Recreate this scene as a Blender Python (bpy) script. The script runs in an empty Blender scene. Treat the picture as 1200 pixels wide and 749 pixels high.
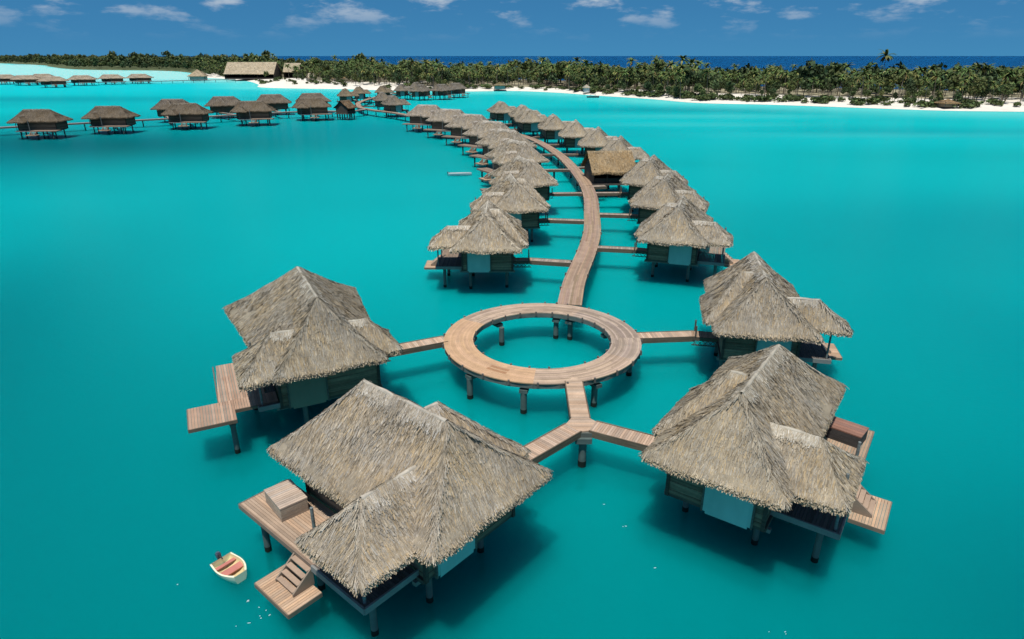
import bpy, math, random
import numpy as np
from mathutils import Vector

S = bpy.context.scene
COL = S.collection
RNG = np.random.default_rng(7)
random.seed(7)
R = math.radians
WZ = -.65          # water level (decks stand at 1.9)
WK = 1.028

# ------------------------------------------------------------------ mesh builder
class MB:
    def __init__(self):
        self.v = []; self.n = 0; self.loops = []; self.tot = []; self.col = []; self.sm = []
    def add(self, verts, faces, col, sm=False):
        """verts (n,3); faces: list of index tuples or (m,k) array; col: rgb or (m,3)"""
        verts = np.asarray(verts, float).reshape(-1, 3)
        if isinstance(faces, np.ndarray):
            m, k = faces.shape
            self.loops.append((faces + self.n).ravel()); self.tot.append(np.full(m, k))
        else:
            m = len(faces)
            self.loops.append(np.concatenate([np.asarray(f) for f in faces]) + self.n)
            self.tot.append(np.array([len(f) for f in faces]))
        c = np.asarray(col, float)
        self.col.append(np.tile(c, (m, 1)) if c.ndim == 1 else c); self.sm.append(np.full(m, sm))
        self.v.append(verts); self.n += len(verts)
    def box(self, x0, x1, y0, y1, z0, z1, col):
        v = [(x, y, z) for z in (z0, z1) for y in (y0, y1) for x in (x0, x1)]
        self.add(v, [(0, 2, 3, 1), (4, 5, 7, 6), (0, 1, 5, 4), (2, 6, 7, 3), (0, 4, 6, 2), (1, 3, 7, 5)], col)
    def prism(self, poly, z0, z1, col):
        n = len(poly)
        v = [(p[0], p[1], z0) for p in poly] + [(p[0], p[1], z1) for p in poly]
        f = [tuple(range(n - 1, -1, -1)), tuple(range(n, 2 * n))]
        f += [(i, (i + 1) % n, n + (i + 1) % n, n + i) for i in range(n)]
        self.add(v, f, col)
    def cyl(self, x, y, z0, z1, r0, r1, col, n=14, dx=0, dy=0):
        a = np.linspace(0, 2 * np.pi, n, endpoint=False)
        v = [(x + r0 * math.cos(t), y + r0 * math.sin(t), z0) for t in a]
        v += [(x + dx + r1 * math.cos(t), y + dy + r1 * math.sin(t), z1) for t in a]
        f = [(i, (i + 1) % n, n + (i + 1) % n, n + i) for i in range(n)]
        self.add(v, f, col, True)
        self.add(v, [tuple(range(n - 1, -1, -1)), tuple(range(n, 2 * n))], col)
    def bar(self, p, q, w, h, col):
        """box beam between two points; w horizontal width, h height (top at the points)"""
        p, q = np.array(p, float), np.array(q, float)
        d = q - p; side = np.array([-d[1], d[0], 0.0]); L = np.linalg.norm(side)
        side = np.array([1.0, 0, 0]) if L < 1e-6 else side / L
        up = np.array([0, 0, 1.0])
        v = []
        for e in (p, q):
            v += [e - side * w / 2 - up * h, e + side * w / 2 - up * h, e + side * w / 2, e - side * w / 2]
        self.add(v, [(0, 1, 2, 3), (7, 6, 5, 4), (0, 4, 5, 1), (1, 5, 6, 2), (2, 6, 7, 3), (3, 7, 4, 0)], col)
    def planks(self, poly, axis, w, z0, z1, base, var=.18, gap=.018):
        """convex polygon filled with boards running along direction axis"""
        poly = np.array(poly, float); a = np.array(axis, float); a /= np.linalg.norm(a)
        b = np.array([-a[1], a[0]]); t = poly @ b
        k0 = t.min()
        while k0 < t.max() - 1e-3:
            k1 = min(k0 + w, t.max())
            cl = clip(clip(poly, b, k0 + gap / 2, 1), b, k1 - gap / 2, -1)
            if len(cl) >= 3:
                f = .86 * (1 + 1.5 * var * random.uniform(-1, 1))
                g = random.uniform(-.05, .05)
                self.prism(cl, z0, z1, (base[0] * f * (1 + g), base[1] * f, base[2] * f * (1 - g)))
            k0 += w
    def mesh(self, name, mat, smooth=False):
        m = bpy.data.meshes.new(name)
        v = np.concatenate(self.v); lp = np.concatenate(self.loops).astype(np.int32); tt = np.concatenate(self.tot).astype(np.int32)
        m.vertices.add(len(v)); m.vertices.foreach_set('co', v.ravel())
        m.loops.add(len(lp)); m.loops.foreach_set('vertex_index', lp)
        m.polygons.add(len(tt)); st = np.concatenate([[0], np.cumsum(tt)[:-1]]).astype(np.int32)
        m.polygons.foreach_set('loop_start', st); m.polygons.foreach_set('loop_total', tt)
        m.update(calc_edges=True); m.validate()
        c = np.concatenate(self.col)
        at = m.attributes.new('tint', 'FLOAT_COLOR', 'FACE')
        at.data.foreach_set('color', np.hstack([c, np.ones((len(c), 1))]).ravel())
        m.polygons.foreach_set('use_smooth', np.ones(len(tt), bool) if smooth else np.concatenate(self.sm).astype(bool))
        m.materials.append(mat)
        return m
    def build(self, name, mat, parent=None, smooth=False):
        o = bpy.data.objects.new(name, self.mesh(name, mat, smooth)); COL.objects.link(o)
        if parent: o.parent = parent
        return o

def clip(poly, b, k, sgn):
    out = []; n = len(poly)
    for i in range(n):
        p, q = poly[i], poly[(i + 1) % n]
        dp, dq = sgn * (p @ b - k), sgn * (q @ b - k)
        if dp >= 0: out.append(p)
        if dp * dq < 0: out.append(p + (q - p) * dp / (dp - dq))
    return np.array(out)

def empty(name, loc=(0, 0, 0), rz=0.0):
    o = bpy.data.objects.new(name, None); COL.objects.link(o); o.empty_display_size = .3
    o.location = loc; o.rotation_euler = (0, 0, rz); return o
def tag(o, label, cat, group=None):
    o['label'] = label; o['category'] = cat
    if group: o['group'] = group
    return o
def copy_tree(o, parent=None):
    c = o.copy(); COL.objects.link(c)
    if parent: c.parent = parent
    for ch in list(o.children): copy_tree(ch, c)
    return c
def walk(o):
    yield o
    for ch in o.children: yield from walk(ch)

# ------------------------------------------------------------------ materials
def new_mat(name, rough=.8, spec=.3, noise=(), bump=None, objcol=False, tint='tint'):
    """tint attribute x noise variations; noise = list of (scale xyz, lo, hi, detail)"""
    m = bpy.data.materials.new(name); m.use_nodes = True
    nt = m.node_tree; N = nt.nodes; L = nt.links
    bs = N['Principled BSDF']; bs.inputs['Roughness'].default_value = rough; bs.inputs['Specular IOR Level'].default_value = spec
    at = N.new('ShaderNodeAttribute'); at.attribute_name = tint
    out = at.outputs['Color']
    tc = N.new('ShaderNodeTexCoord')
    def mul(a, b):
        x = N.new('ShaderNodeMix'); x.data_type = 'RGBA'; x.blend_type = 'MULTIPLY'; x.inputs[0].default_value = 1
        L.new(a, x.inputs[6]); L.new(b, x.inputs[7]); return x.outputs[2]
    for sc, lo, hi, det in noise:
        mp = N.new('ShaderNodeMapping'); mp.inputs['Scale'].default_value = sc
        L.new(tc.outputs['Object'], mp.inputs['Vector'])
        nz = N.new('ShaderNodeTexNoise'); nz.inputs['Scale'].default_value = 1; nz.inputs['Detail'].default_value = det
        L.new(mp.outputs[0], nz.inputs['Vector'])
        mr = N.new('ShaderNodeMapRange'); mr.inputs['From Min'].default_value = .3; mr.inputs['From Max'].default_value = .7
        mr.inputs['To Min'].default_value = lo; mr.inputs['To Max'].default_value = hi
        L.new(nz.outputs[0], mr.inputs['Value'])
        out = mul(out, mr.outputs[0])
    if objcol:
        oi = N.new('ShaderNodeObjectInfo'); out = mul(out, oi.outputs['Color'])
    L.new(out, bs.inputs['Base Color'])
    if bump:
        sc, st, dist = bump
        nz = N.new('ShaderNodeTexNoise'); nz.inputs['Scale'].default_value = sc; nz.inputs['Detail'].default_value = 4
        L.new(tc.outputs['Object'], nz.inputs['Vector'])
        bp = N.new('ShaderNodeBump'); bp.inputs['Strength'].default_value = st; bp.inputs['Distance'].default_value = dist
        L.new(nz.outputs[0], bp.inputs['Height']); L.new(bp.outputs[0], bs.inputs['Normal'])
    return m

M_thatch = new_mat('thatch', .95, .08, [((.35, .35, .35), .82, 1.14, 3), ((2.5, 2.5, 2.5), .86, 1.1, 2)], (9, .6, .06), objcol=True)
M_plank = new_mat('deck_boards', .75, .2, [((1.2, 1.2, 1.2), .88, 1.1, 3), ((14, 14, 14), .92, 1.06, 2)], (25, .25, .01))
M_wood = new_mat('dark_timber', .8, .2, [((.6, .6, 9), .7, 1.25, 3), ((6, 6, 6), .9, 1.1, 2)], (14, .3, .02))
M_conc = new_mat('concrete', .9, .06, [((1.5, 1.5, 1.5), .78, 1.15, 4)], (12, .3, .02))
M_panel = new_mat('panel', .45, .35, [((1.2, 1.2, .5), .9, 1.06, 3)])
M_sand = new_mat('sand', .95, .1, [((.04, .04, .04), .88, 1.05, 4), ((.4, .4, .4), .93, 1.05, 3)], (1.2, .4, .15))
M_leaf = new_mat('foliage', .7, .25, [((.5, .5, .5), .75, 1.25, 2)], objcol=True)
M_bark = new_mat('bark', .9, .15, [((2, 2, 6), .8, 1.2, 2)])
M_paint = new_mat('painted_hull', .35, .5, [((2, 2, 2), .93, 1.04, 2)])
M_glint = new_mat('glint', .9, .1)

# ------------------------------------------------------------------ thatch roofs
PAL = np.array([[.40, .345, .265], [.44, .385, .305], [.36, .335, .295], [.49, .385, .245], [.31, .265, .20], [.56, .50, .41], [.21, .17, .125], [.42, .40, .365]])
PAL *= .8 * np.array([1.02, 1.0, .97]); PAL[6] = (.22, .185, .14)
PAL_P = np.array([.22, .2, .16, .12, .1, .07, .05, .08])
PALE = np.array([[.58, .54, .47], [.50, .46, .39], [.62, .59, .54], [.47, .42, .34]]) * .86

def patch(E0, E1, R0, R1, u, v, sag):
    u = u[:, None]; v = v[:, None]
    P = (1 - v) * ((1 - u) * E0 + u * E1) + v * ((1 - u) * R0 + u * R1)
    P[:, 2] -= sag * np.sin(np.pi * np.clip(v[:, 0], 0, 1) ** .8)
    return P
def plane_of(E0, E1, R0):
    n = np.cross(E1 - E0, R0 - E0); n /= np.linalg.norm(n)
    if n[2] < 0: n = -n
    return n, n @ E0

def height_fn(faces):
    pl = [plane_of(f[0], f[1], f[2]) for f in faces]
    def h(P):
        z = np.full(len(P), 1e9)
        for n, d in pl:
            z = np.minimum(z, (d - n[0] * P[:, 0] - n[1] * P[:, 1]) / n[2])
        return z
    return h
def inside_fn(rect):
    x0, x1, y0, y1 = rect
    return lambda P: (P[:, 0] > x0) & (P[:, 0] < x1) & (P[:, 1] > y0) & (P[:, 1] < y1)

def straws(mb, P, D, Nn, length, width, lift, cols):
    """thin strips: root P, direction D, normal Nn"""
    n = len(P)
    side = np.cross(D, Nn); side /= np.linalg.norm(side, axis=1)[:, None]
    roll = RNG.normal(0, .45, n)[:, None]
    side2 = side * np.cos(roll) + Nn * np.sin(roll)
    a = P + Nn * lift[:, None] * .5; b = P + D * length[:, None] + Nn * lift[:, None]
    w = (side2 * width[:, None]) / 2
    V = np.stack([a - w * .6, a + w * .6, b + w, b - w], 1).reshape(-1, 3)
    F = np.arange(4 * n).reshape(n, 4)
    mb.add(V, F, cols)

def roof_piece(faces, others, dens, wid, sag=.16, eave_of=None, seed=0):
    """faces: list of (E0,E1,R0,R1). Returns MB of the thatched slab with straw."""
    mb = MB()
    for (E0, E1, R0, R1) in faces:
        E0, E1, R0, R1 = map(np.array, (E0, E1, R0, R1))
        nu, nv = 14, 10
        uu, vv = np.meshgrid(np.linspace(0, 1, nu), np.linspace(0, 1, nv))
        P = patch(E0, E1, R0, R1, uu.ravel(), vv.ravel(), sag)
        nrm, _ = plane_of(E0, E1, R0)
        wob = .05 * np.sin(P[:, 0] * 1.7 + P[:, 1] * 1.1 + seed) + .04 * np.sin(P[:, 0] * .9 - P[:, 1] * 2.3 + 2 * seed)
        P[:, 2] += wob
        idx = np.arange(nu * nv).reshape(nv, nu)
        F = np.stack([idx[:-1, :-1], idx[:-1, 1:], idx[1:, 1:], idx[1:, :-1]], -1).reshape(-1, 4)
        k = 1 + .12 * RNG.uniform(-1, 1, (len(F), 1))
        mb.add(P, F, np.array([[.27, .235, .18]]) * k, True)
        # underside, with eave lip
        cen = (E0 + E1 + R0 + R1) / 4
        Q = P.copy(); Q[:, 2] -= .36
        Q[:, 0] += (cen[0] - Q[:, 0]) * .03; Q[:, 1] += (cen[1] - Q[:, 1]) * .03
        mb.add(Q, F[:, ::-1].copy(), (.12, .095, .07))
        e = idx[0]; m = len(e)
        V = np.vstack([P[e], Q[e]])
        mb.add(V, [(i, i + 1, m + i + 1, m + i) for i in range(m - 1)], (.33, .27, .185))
        # straw on the slope
        wE, wR = np.linalg.norm(E1 - E0), np.linalg.norm(R1 - R0)
        nrm0, d0 = nrm, nrm @ E0
        slope_len = np.linalg.norm((E0 + E1) / 2 - (R0 + R1) / 2)
        area = (wE + wR) / 2 * slope_len
        n = int(area * dens)
        v = RNG.uniform(0, 1, 3 * n + 10); keep = RNG.uniform(0, 1, len(v)) * max(wE, wR) < (wE * (1 - v) + wR * v)
        v = v[keep][:n]; u = RNG.uniform(0, 1, len(v))
        P = patch(E0, E1, R0, R1, u, v, sag)
        P[:, 2] += .05 * np.sin(P[:, 0] * 1.7 + P[:, 1] * 1.1 + seed) + .04 * np.sin(P[:, 0] * .9 - P[:, 1] * 2.3 + 2 * seed)
        ok = np.ones(len(P), bool)
        for ins, hf in others:
            ok &= ~(ins(P) & (hf(P) > P[:, 2] + .3))
        P = P[ok]; v = v[ok]; n = len(P)
        if n == 0: continue
        down = np.array([nrm[0] * nrm[2], nrm[1] * nrm[2], -(nrm[0] ** 2 + nrm[1] ** 2)]); down /= np.linalg.norm(down)
        lat = np.cross(nrm, down)
        # combed in patches: neighbouring straw leans the same way
        ph = .16 * np.sin(P[:, 0] * 1.9 + 1.3 * P[:, 1]) + .12 * np.sin(P[:, 1] * 3.1 - P[:, 2] * 2.2)
        ang = ph * .45 + RNG.normal(0, .15, n)
        D = down * np.cos(ang)[:, None] + lat * np.sin(ang)[:, None]
        Nn = np.tile(nrm, (n, 1))
        ln = np.minimum(RNG.uniform(.28, .75, n), v * slope_len + RNG.uniform(.05, .22, n)); wd = wid * RNG.uniform(.6, 1.4, n)
        lift = RNG.uniform(.006, .05, n)
        # patchy weathering
        pt = np.sin(P[:, 0] * .8 + 1.7 * seed) * np.sin(P[:, 1] * .9 + seed) + .6 * np.sin(P[:, 0] * 2.1 + P[:, 2] * 1.7)
        w = np.tile(PAL_P, (n, 1)); w[:, [2, 7]] *= np.exp(.9 * pt)[:, None]; w[:, [3]] *= np.exp(-.8 * pt)[:, None]
        w /= w.sum(1)[:, None]; ci = (RNG.uniform(0, 1, n)[:, None] > np.cumsum(w, 1)).sum(1).clip(0, len(PAL) - 1)
        c = PAL[ci] * (1 + .16 * RNG.uniform(-1, 1, (n, 1)))
        straws(mb, P, D, Nn, ln, wd, lift, c)
        # hanging fringe along the eave
        if wE > .5:
            m = int(wE * min(dens * .9, 230))
            t = RNG.uniform(0, 1, m); out = np.array([down[0], down[1], 0]); out /= np.linalg.norm(out)
            dz = RNG.uniform(-.04, .30, m)
            P = E0 + (E1 - E0) * t[:, None] + out * (.02 - .12 * (dz < 0))[:, None]
            P[:, 2] += .05 * np.sin(P[:, 0] * 1.7 + P[:, 1] * 1.1 + seed) + .04 * np.sin(P[:, 0] * .9 - P[:, 1] * 2.3 + 2 * seed) - dz
            ok = np.ones(m, bool)
            for ins, hf in others: ok &= ~(ins(P) & (hf(P) > P[:, 2] + .25))
            P = P[ok]; m = len(P)
            if m:
                k1 = RNG.uniform(.25, .75, m)[:, None]
                D = out * k1 + np.array([0, 0, -1.0]) * (1 - k1 * .5) + lat * RNG.normal(0, .16, m)[:, None]; D /= np.linalg.norm(D, axis=1)[:, None]
                Nn = out * .8 + np.array([0, 0, .6]); Nn = Nn - D * (D @ Nn)[:, None]; Nn /= np.linalg.norm(Nn, axis=1)[:, None]
                pick = np.array([[.40, .325, .22], [.46, .385, .28], [.34, .28, .20], [.36, .315, .255], [.26, .21, .15]])[RNG.integers(0, 5, m)]
                straws(mb, P, D, Nn, RNG.uniform(.14, .28, m), wid * RNG.uniform(.8, 1.4, m), RNG.uniform(.004, .022, m), pick * (1 + .2 * RNG.uniform(-1, 1, (m, 1))))
    return mb

def cap(mb, P0, P1, dens, wid, rad=.3, pale=1.0, slope=.95):
    """ridge cap: a low saddle of paler thatch, its straw laid down both slopes"""
    P0, P1 = np.array(P0, float), np.array(P1, float)
    L = np.linalg.norm(P1 - P0)
    if L < .05: return
    d = (P1 - P0) / L; side = np.array([-d[1], d[0], 0.0]); side /= np.linalg.norm(side); up = np.array([0, 0, 1.0])
    ns = max(3, int(L / .4)); th = np.linspace(0, np.pi, 7)
    V = []
    for i in range(ns + 1):
        c = P0 + d * (L * i / ns) - up * .07 + up * .02 * math.sin(i * 1.3 + P0[1]); r = .11 * (1 + .12 * math.sin(i * 1.9 + P0[0]))
        for t in th: V.append(c + side * r * math.cos(t) + up * r * math.sin(t))
    F = [(i * 7 + j, i * 7 + j + 1, (i + 1) * 7 + j + 1, (i + 1) * 7 + j) for i in range(ns) for j in range(6)]
    mb.add(V, F, np.array([.40, .37, .315]) * pale * (1 + .15 * RNG.uniform(-1, 1, (len(F), 1))), True)
    n = int(L * dens * 1.5)
    t = RNG.uniform(0, 1, n); sg = np.where(RNG.uniform(0, 1, n) < .5, 1, -1)[:, None]
    k = np.abs(RNG.normal(0, rad * .9, n))[:, None]          # distance down the slope
    sl = (side * sg - up * slope) / math.hypot(1, slope)
    Nn = (side * sg * slope + up) / math.hypot(1, slope)
    P = P0 + np.outer(t, P1 - P0) + up * .03 + sl * k + Nn * .012
    D = sl + d * RNG.normal(0, .22, n)[:, None]; D /= np.linalg.norm(D, axis=1)[:, None]
    straws(mb, P, D, Nn, RNG.uniform(.2, .45, n), wid * RNG.uniform(.7, 1.4, n), RNG.uniform(.01, .03, n), np.vstack([PALE, PAL[[0, 1, 5, 7]]])[RNG.integers(0, 8, n)] * pale * (1 + .12 * RNG.uniform(-1, 1, (n, 1))))

def hip_straw(mb, P0, P1, dens, wid, sag, hp=1.0):
    """paler straw folded over a hip line, running down both slopes"""
    P0, P1 = np.array(P0, float), np.array(P1, float); L = np.linalg.norm(P1 - P0)
    n = int(L * dens * (.34 if hp <= 1 else .6)); t = RNG.uniform(0, 1, n)
    P = P0 + np.outer(t, P1 - P0); P[:, 2] -= sag * np.sin(np.pi * (1 - t) ** .8) - .015
    d = (P1 - P0) / L; side = np.array([-d[1], d[0], 0]); side /= np.linalg.norm(side)
    sg = np.where(RNG.uniform(0, 1, n) < .5, 1, -1)[:, None]
    P += side * RNG.normal(0, .08, n)[:, None]
    ks = RNG.uniform(.1, .55, n)[:, None]
    D = d * RNG.uniform(.55, 1.1, n)[:, None] + side * sg * ks - np.array([0, 0, 1]) * ks * RNG.uniform(.68, .85, n)[:, None]
    D /= np.linalg.norm(D, axis=1)[:, None]
    Nn = np.cross(side * sg * 1.0 + d * .2, D) * 0 + np.array([0, 0, 1.0]) + side * sg * .5
    Nn -= D * (Nn * D).sum(1)[:, None]; Nn /= np.linalg.norm(Nn, axis=1)[:, None]
    c = np.vstack([PAL[[0, 1, 2, 7]], PAL[[5]], PALE[[1, 3]]])[RNG.integers(0, 7, n)] * (1.02 * hp + .1 * RNG.uniform(-1, 1, (n, 1)))
    straws(mb, P, D, Nn, RNG.uniform(.2, .42, n), wid * RNG.uniform(.7, 1.3, n), RNG.uniform(.004, .022, n), c)

DK = (.44, .31, .215)        # weathered reddish deck boards
GREY = (.30, .285, .255)
PIER = (.095, .13, .125)

STD = dict(at=3.49, ae=3.65, yb=7.13, yf=-5.66, rf=-3.03, rb=3.70, ze=4.34, zr=7.71, eo=.68, e0=-3.37, e1=2.07, zre=7.69, exr=1.43, to=2.42, t0=-4.40, t1=-.49, zrt=6.23, txr=4.09, wb=.26)

def stilt(name, x, y, parent, top=1.55, r=.165):
    b = MB(); b.cyl(x, y, WZ - 1.8, WZ + .3, r * 1.06, r * 1.06, (.016, .023, .02)); b.cyl(x, y, WZ + .3, top - .25, r, r, PIER)
    b.cyl(x, y, top - .25, top, r * 1.05, r * 1.5, PIER)
    return b.build(name, M_conc, parent)

def make_hut(name, d, s, dens, wid, seed=0, deck='std', detail=2, dark_panel=False, cappale=1.0):
    q = dict(STD); q['wb'] = 0; q.update(d); wb = q['wb']
    atb, aeb = q.get('atb', q['at']), q.get('aeb', q['ae']); atf, aef = q.get('atf', q['at']), q.get('aef', q['ae'])
    at, ae, ze, zr = q['at'], q['ae'], q['ze'] + .24, q['zr'] + .03
    m = lambda x, y, z: np.array([s * x, y, z], float)
    Fm, Fp, Bm, Bp = m(-atf, q['yf'], ze), m(aef, q['yf'], ze), m(-atb, q['yb'], ze), m(aeb, q['yb'], ze)
    RF, RB = m(0, q['rf'], zr), m(0, q['rb'], zr)
    main = [(Fm, Fp, RF, RF), (Fp, Bp, RF, RB), (Bp, Bm, RB, RB), (Bm, Fm, RB, RF)]
    em = (q['e0'] + q['e1']) / 2; xe = ae + q['eo']; zo = ze - .02
    exr, zre = q['exr'], q['zre']; xi = .35
    EF, EB, EO, EI = m(xe, q['e0'], zo), m(xe, q['e1'], zo), m(exr, em, zre - .06), m(xi, em, zre - .06)
    ent = [(m(xi, q['e0'], zo), EF, EI, EO), (EF, EB, EO, EO), (EB, m(xi, q['e1'], zo), EO, EI)]
    tm = (q['t0'] + q['t1']) / 2; xt = at + q['to']; zt = ze - .03
    xti = at * (zr - q['zrt']) / (zr - ze) - .5
    TF, TB, TO, TI = m(-xt, q['t0'], zt), m(-xt, q['t1'], zt), m(-q['txr'], tm, q['zrt']), m(-xti, tm, q['zrt'])
    xtf = at - .5 if deck == 'big' else xti
    ter = [(TF, m(-xtf, q['t0'], zt), TO, TI), (TB, TF, TO, TO), (m(-xti, q['t1'], zt), TB, TI, TO)]
    def rect(x0, x1, y0, y1): return inside_fn((min(s * x0, s * x1), max(s * x0, s * x1), y0, y1))
    hm = (rect(-max(at, atb), max(ae, aeb), q['yf'], q['yb']), height_fn(main))
    he = (rect(xi, xe, q['e0'], q['e1']), height_fn(ent)); ht = (rect(-xt, -xti, q['t0'], q['t1']), height_fn(ter))
    root = empty(name)
    sg = .17
    rf = roof_piece(main, [he, ht], dens, wid, sg, seed=seed)
    for a, b in ((RF, Fm), (RF, Fp), (RB, Bm), (RB, Bp)): hip_straw(rf, a, b, dens, wid, sg, cappale ** 2)
    o = rf.build('roof', M_thatch, root)
    c = MB(); cap(c, RB, RF, dens, wid, .26, cappale, (zr - ze) / at); c.build('ridge_cap', M_thatch, o)
    er = roof_piece(ent, [hm, ht], dens, wid, .08, seed=seed + 1)
    for a, b in ((EO, EF), (EO, EB)): hip_straw(er, a, b, dens, wid, .08, cappale ** 2)
    o = er.build('entry_roof', M_thatch, root)
    c = MB(); cap(c, EI, m(exr - .02, em, zre - .06), dens, wid, .16, cappale, (zre - ze) / (em - q['e0'])); c.build('ridge_cap', M_thatch, o)
    tr = roof_piece(ter, [hm, he], dens, wid, .1, seed=seed + 2)
    for a, b in ((TO, TF), (TO, TB)): hip_straw(tr, a, b, dens, wid, .1, cappale ** 2)
    o = tr.build('terrace_roof', M_thatch, root)
    c = MB(); cap(c, TI, TO, dens, wid, .2, cappale, (q['zrt'] - ze) / (tm - q['t0'])); c.build('ridge_cap', M_thatch, o)
    # walls: boarded body with corner posts
    x0, x1, y0, y1 = -at + 1.0, ae - .85, q['yf'] + 1.6, q['yb'] - 1.35
    X = lambda a, b: (min(s * a, s * b), max(s * a, s * b))
    w = MB()
    nb = 13
    for i in range(nb):
        zl = 1.65 + wb; za, zb = zl + i * (ze + .42 - zl) / nb, zl + (i + 1) * (ze + .42 - zl) / nb
        k = random.uniform(.75, 1.25); o_ = .0 if i % 2 else .018
        xa, xb = X(x0 - o_, x1 + o_)
        w.box(xa, xb, y0 - o_, y1 + o_, za, zb - .012, (.185 * k, .14 * k, .095 * k))
    for px_, py_ in ((x0, y0), (x1, y0), (x0, y1), (x1, y1)):
        xa, xb = X(px_ - .09, px_ + .09); w.box(xa, xb, py_ - .09, py_ + .09, 1.5 + wb, ze + .36, (.06, .05, .04))
    w.build('wall', M_wood, root)
    # frosted panel on the front wall
    pn = MB(); xa, xb = X(x0 + .55, x0 + 2.95)
    pc = (.17, .17, .125) if dark_panel else (.24, .46, .43)  # turquoise version carries the water's reflection in its colour
    pn.box(xa, xb, y0 - .16, y0 - .06, 1.5 + wb, ze + .3, pc); pn.box(xa + .14, xb - .14, y0 - .18, y0 - .16, 1.38 + wb, ze + .3, pc)
    pn.build('front_panel', M_panel, root)
    for xx in (x0 + .5, x0 + 3.0):
        fr = MB(); xa, xb = X(xx - .045, xx + .045); fr.box(xa, xb, y0 - .2, y0 - .02, 1.45 + wb, ze + .4, (.10, .10, .085))
        fr.build('panel_jamb', M_wood, root)
    # floor slab and beams
    f = MB(); xa, xb = X(x0 - .15, x1 + .15); f.box(xa, xb, y0 + .06, y1 - .05, 1.42 + wb, 1.64 + wb, (.08, .075, .065))
    for yy in (y0 + .5, 1.5, y1 - .6): f.box(*X(x0 - .3, x1 + .3), yy - .12, yy + .12, 1.2 + wb, 1.42 + wb, (.16, .17, .16))
    f.build('floor', M_conc, root)
    # covered terrace: floor colour darkened with painted roof shade, edge beam, posts
    tx = 5.45; ty0, ty1 = -3.15, .65
    if deck == 'big': tx = 4.6
    t = MB(); t.planks([(s * -tx, ty0), (s * (x0 - .1), ty0), (s * (x0 - .1), ty1), (s * -tx, ty1)], (0, 1), .16, 1.78, 1.9, (.12, .105, .095))
    for a, b in (((-tx, ty0), (x0, ty0)), ((-tx, ty0), (-tx, ty1))):
        t.bar((s * a[0], a[1], 1.94), (s * b[0], b[1], 1.94), .1, .32, (.20, .205, .195))
    t.build('terrace_floor', M_plank, root)
    for (xx, yy) in ((-tx + .25, ty0 + .3), (-tx + .25, ty1 - .25)):
        p = MB(); p.cyl(s * xx, yy, 1.9, ze + .5, .075, .075, (.16, .18, .175), 10); p.build('roof_post', M_wood, root)
    # furniture-dark back wall of the terrace is the hut wall; sun deck at the rear
    g = MB()
    if deck == 'big':
        for poly in ([(-6.9, -1.44), (-4.0, -1.44), (-4.0, 4.5), (-6.7, 4.5)], [(-8.75, -4.2), (-6.0, -4.2), (-6.0, -1.45), (-8.75, -1.45)], [(-5.99, -2.85), (-3.35, -2.85), (-3.35, -1.45), (-5.99, -1.45)]):
            g.planks([(s * a, b) for a, b in poly], (0, 1), .17, 1.92, 2.0, (.43, .29, .21), .14)
            xs = [a for a, b in poly]; ys = [b for a, b in poly]
            for a, b in (((min(xs), min(ys)), (max(xs), min(ys))), ((min(xs), min(ys)), (min(xs), max(ys)))):
                g.bar((s * a[0], a[1] - .02, 1.99), (s * b[0], b[1] - .02, 1.99), .08, .22, (.15, .11, .08))
    else:
        y2 = 8.0 if deck == 'long' else 7.2
        g.planks([(s * -5.36, .66), (s * (x0 - .12), .66), (s * (x0 - .12), y2), (s * -5.36, y2)], (0, 1), .15, 1.82, 1.9, DK if deck == 'long' or not wb else (.30, .225, .17), .14)
        for a, b in (((-5.4, .66), (-5.4, y2)), ((-5.4, y2), (x0 - .2, y2))):
            g.bar((s * a[0], a[1], 1.9), (s * b[0], b[1], 1.9), .07, .26, (.22, .16, .12))
    g.build('sun_deck', M_plank, root)
    if deck != 'big':
        l = MB(); l.planks([(s * -7.15, 0.0), (s * -5.5, 0.0), (s * -5.5, 2.78), (s * -7.15, 2.78)], (0, 1) if deck == 'long' else (1, 0), .15, .74, .82, (.52, .355, .235), .12)
        for a, b in (((-7.17, 0), (-7.17, 2.78)), ((-7.17, 0), (-5.5, 0)), ((-7.17, 2.78), (-5.5, 2.78))):
            l.bar((s * a[0], a[1], .81), (s * b[0], b[1], .81), .06, .22, (.2, .15, .11))
        l.build('lower_platform', M_plank, root)
        st = MB()
        for i in range(4):
            z = 1.68 - i * .215; xx = -5.42 - i * .27
            st.box(*X(xx - .25, xx), .75, 2.05, z - .05, z, (.36, .26, .19))
        for yy in (.70, 2.10):
            st.add([(s * -5.42, yy - .04, 1.8), (s * -5.42, yy - .04, .84), (s * -6.5, yy - .04, .84), (s * -6.5, yy - .04, .98),
                    (s * -5.42, yy + .04, 1.8), (s * -5.42, yy + .04, .84), (s * -6.5, yy + .04, .84), (s * -6.5, yy + .04, .98)],
                   [(0, 1, 2, 3), (7, 6, 5, 4), (0, 4, 5, 1), (1, 5, 6, 2), (2, 6, 7, 3), (3, 7, 4, 0)], (.26, .2, .15))
        st.build('stairs', M_plank, root)
    # entry landing with gate posts and lattice below
    en = MB(); ey = q.get('ey', -.3)
    en.planks([(s * x1, ey - .65), (s * (ae + 1.3), ey - .65), (s * (ae + 1.3), ey + .65), (s * x1, ey + .65)], (0, 1), .15, 1.8, 1.9, (.36, .25, .17), .14)
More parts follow.
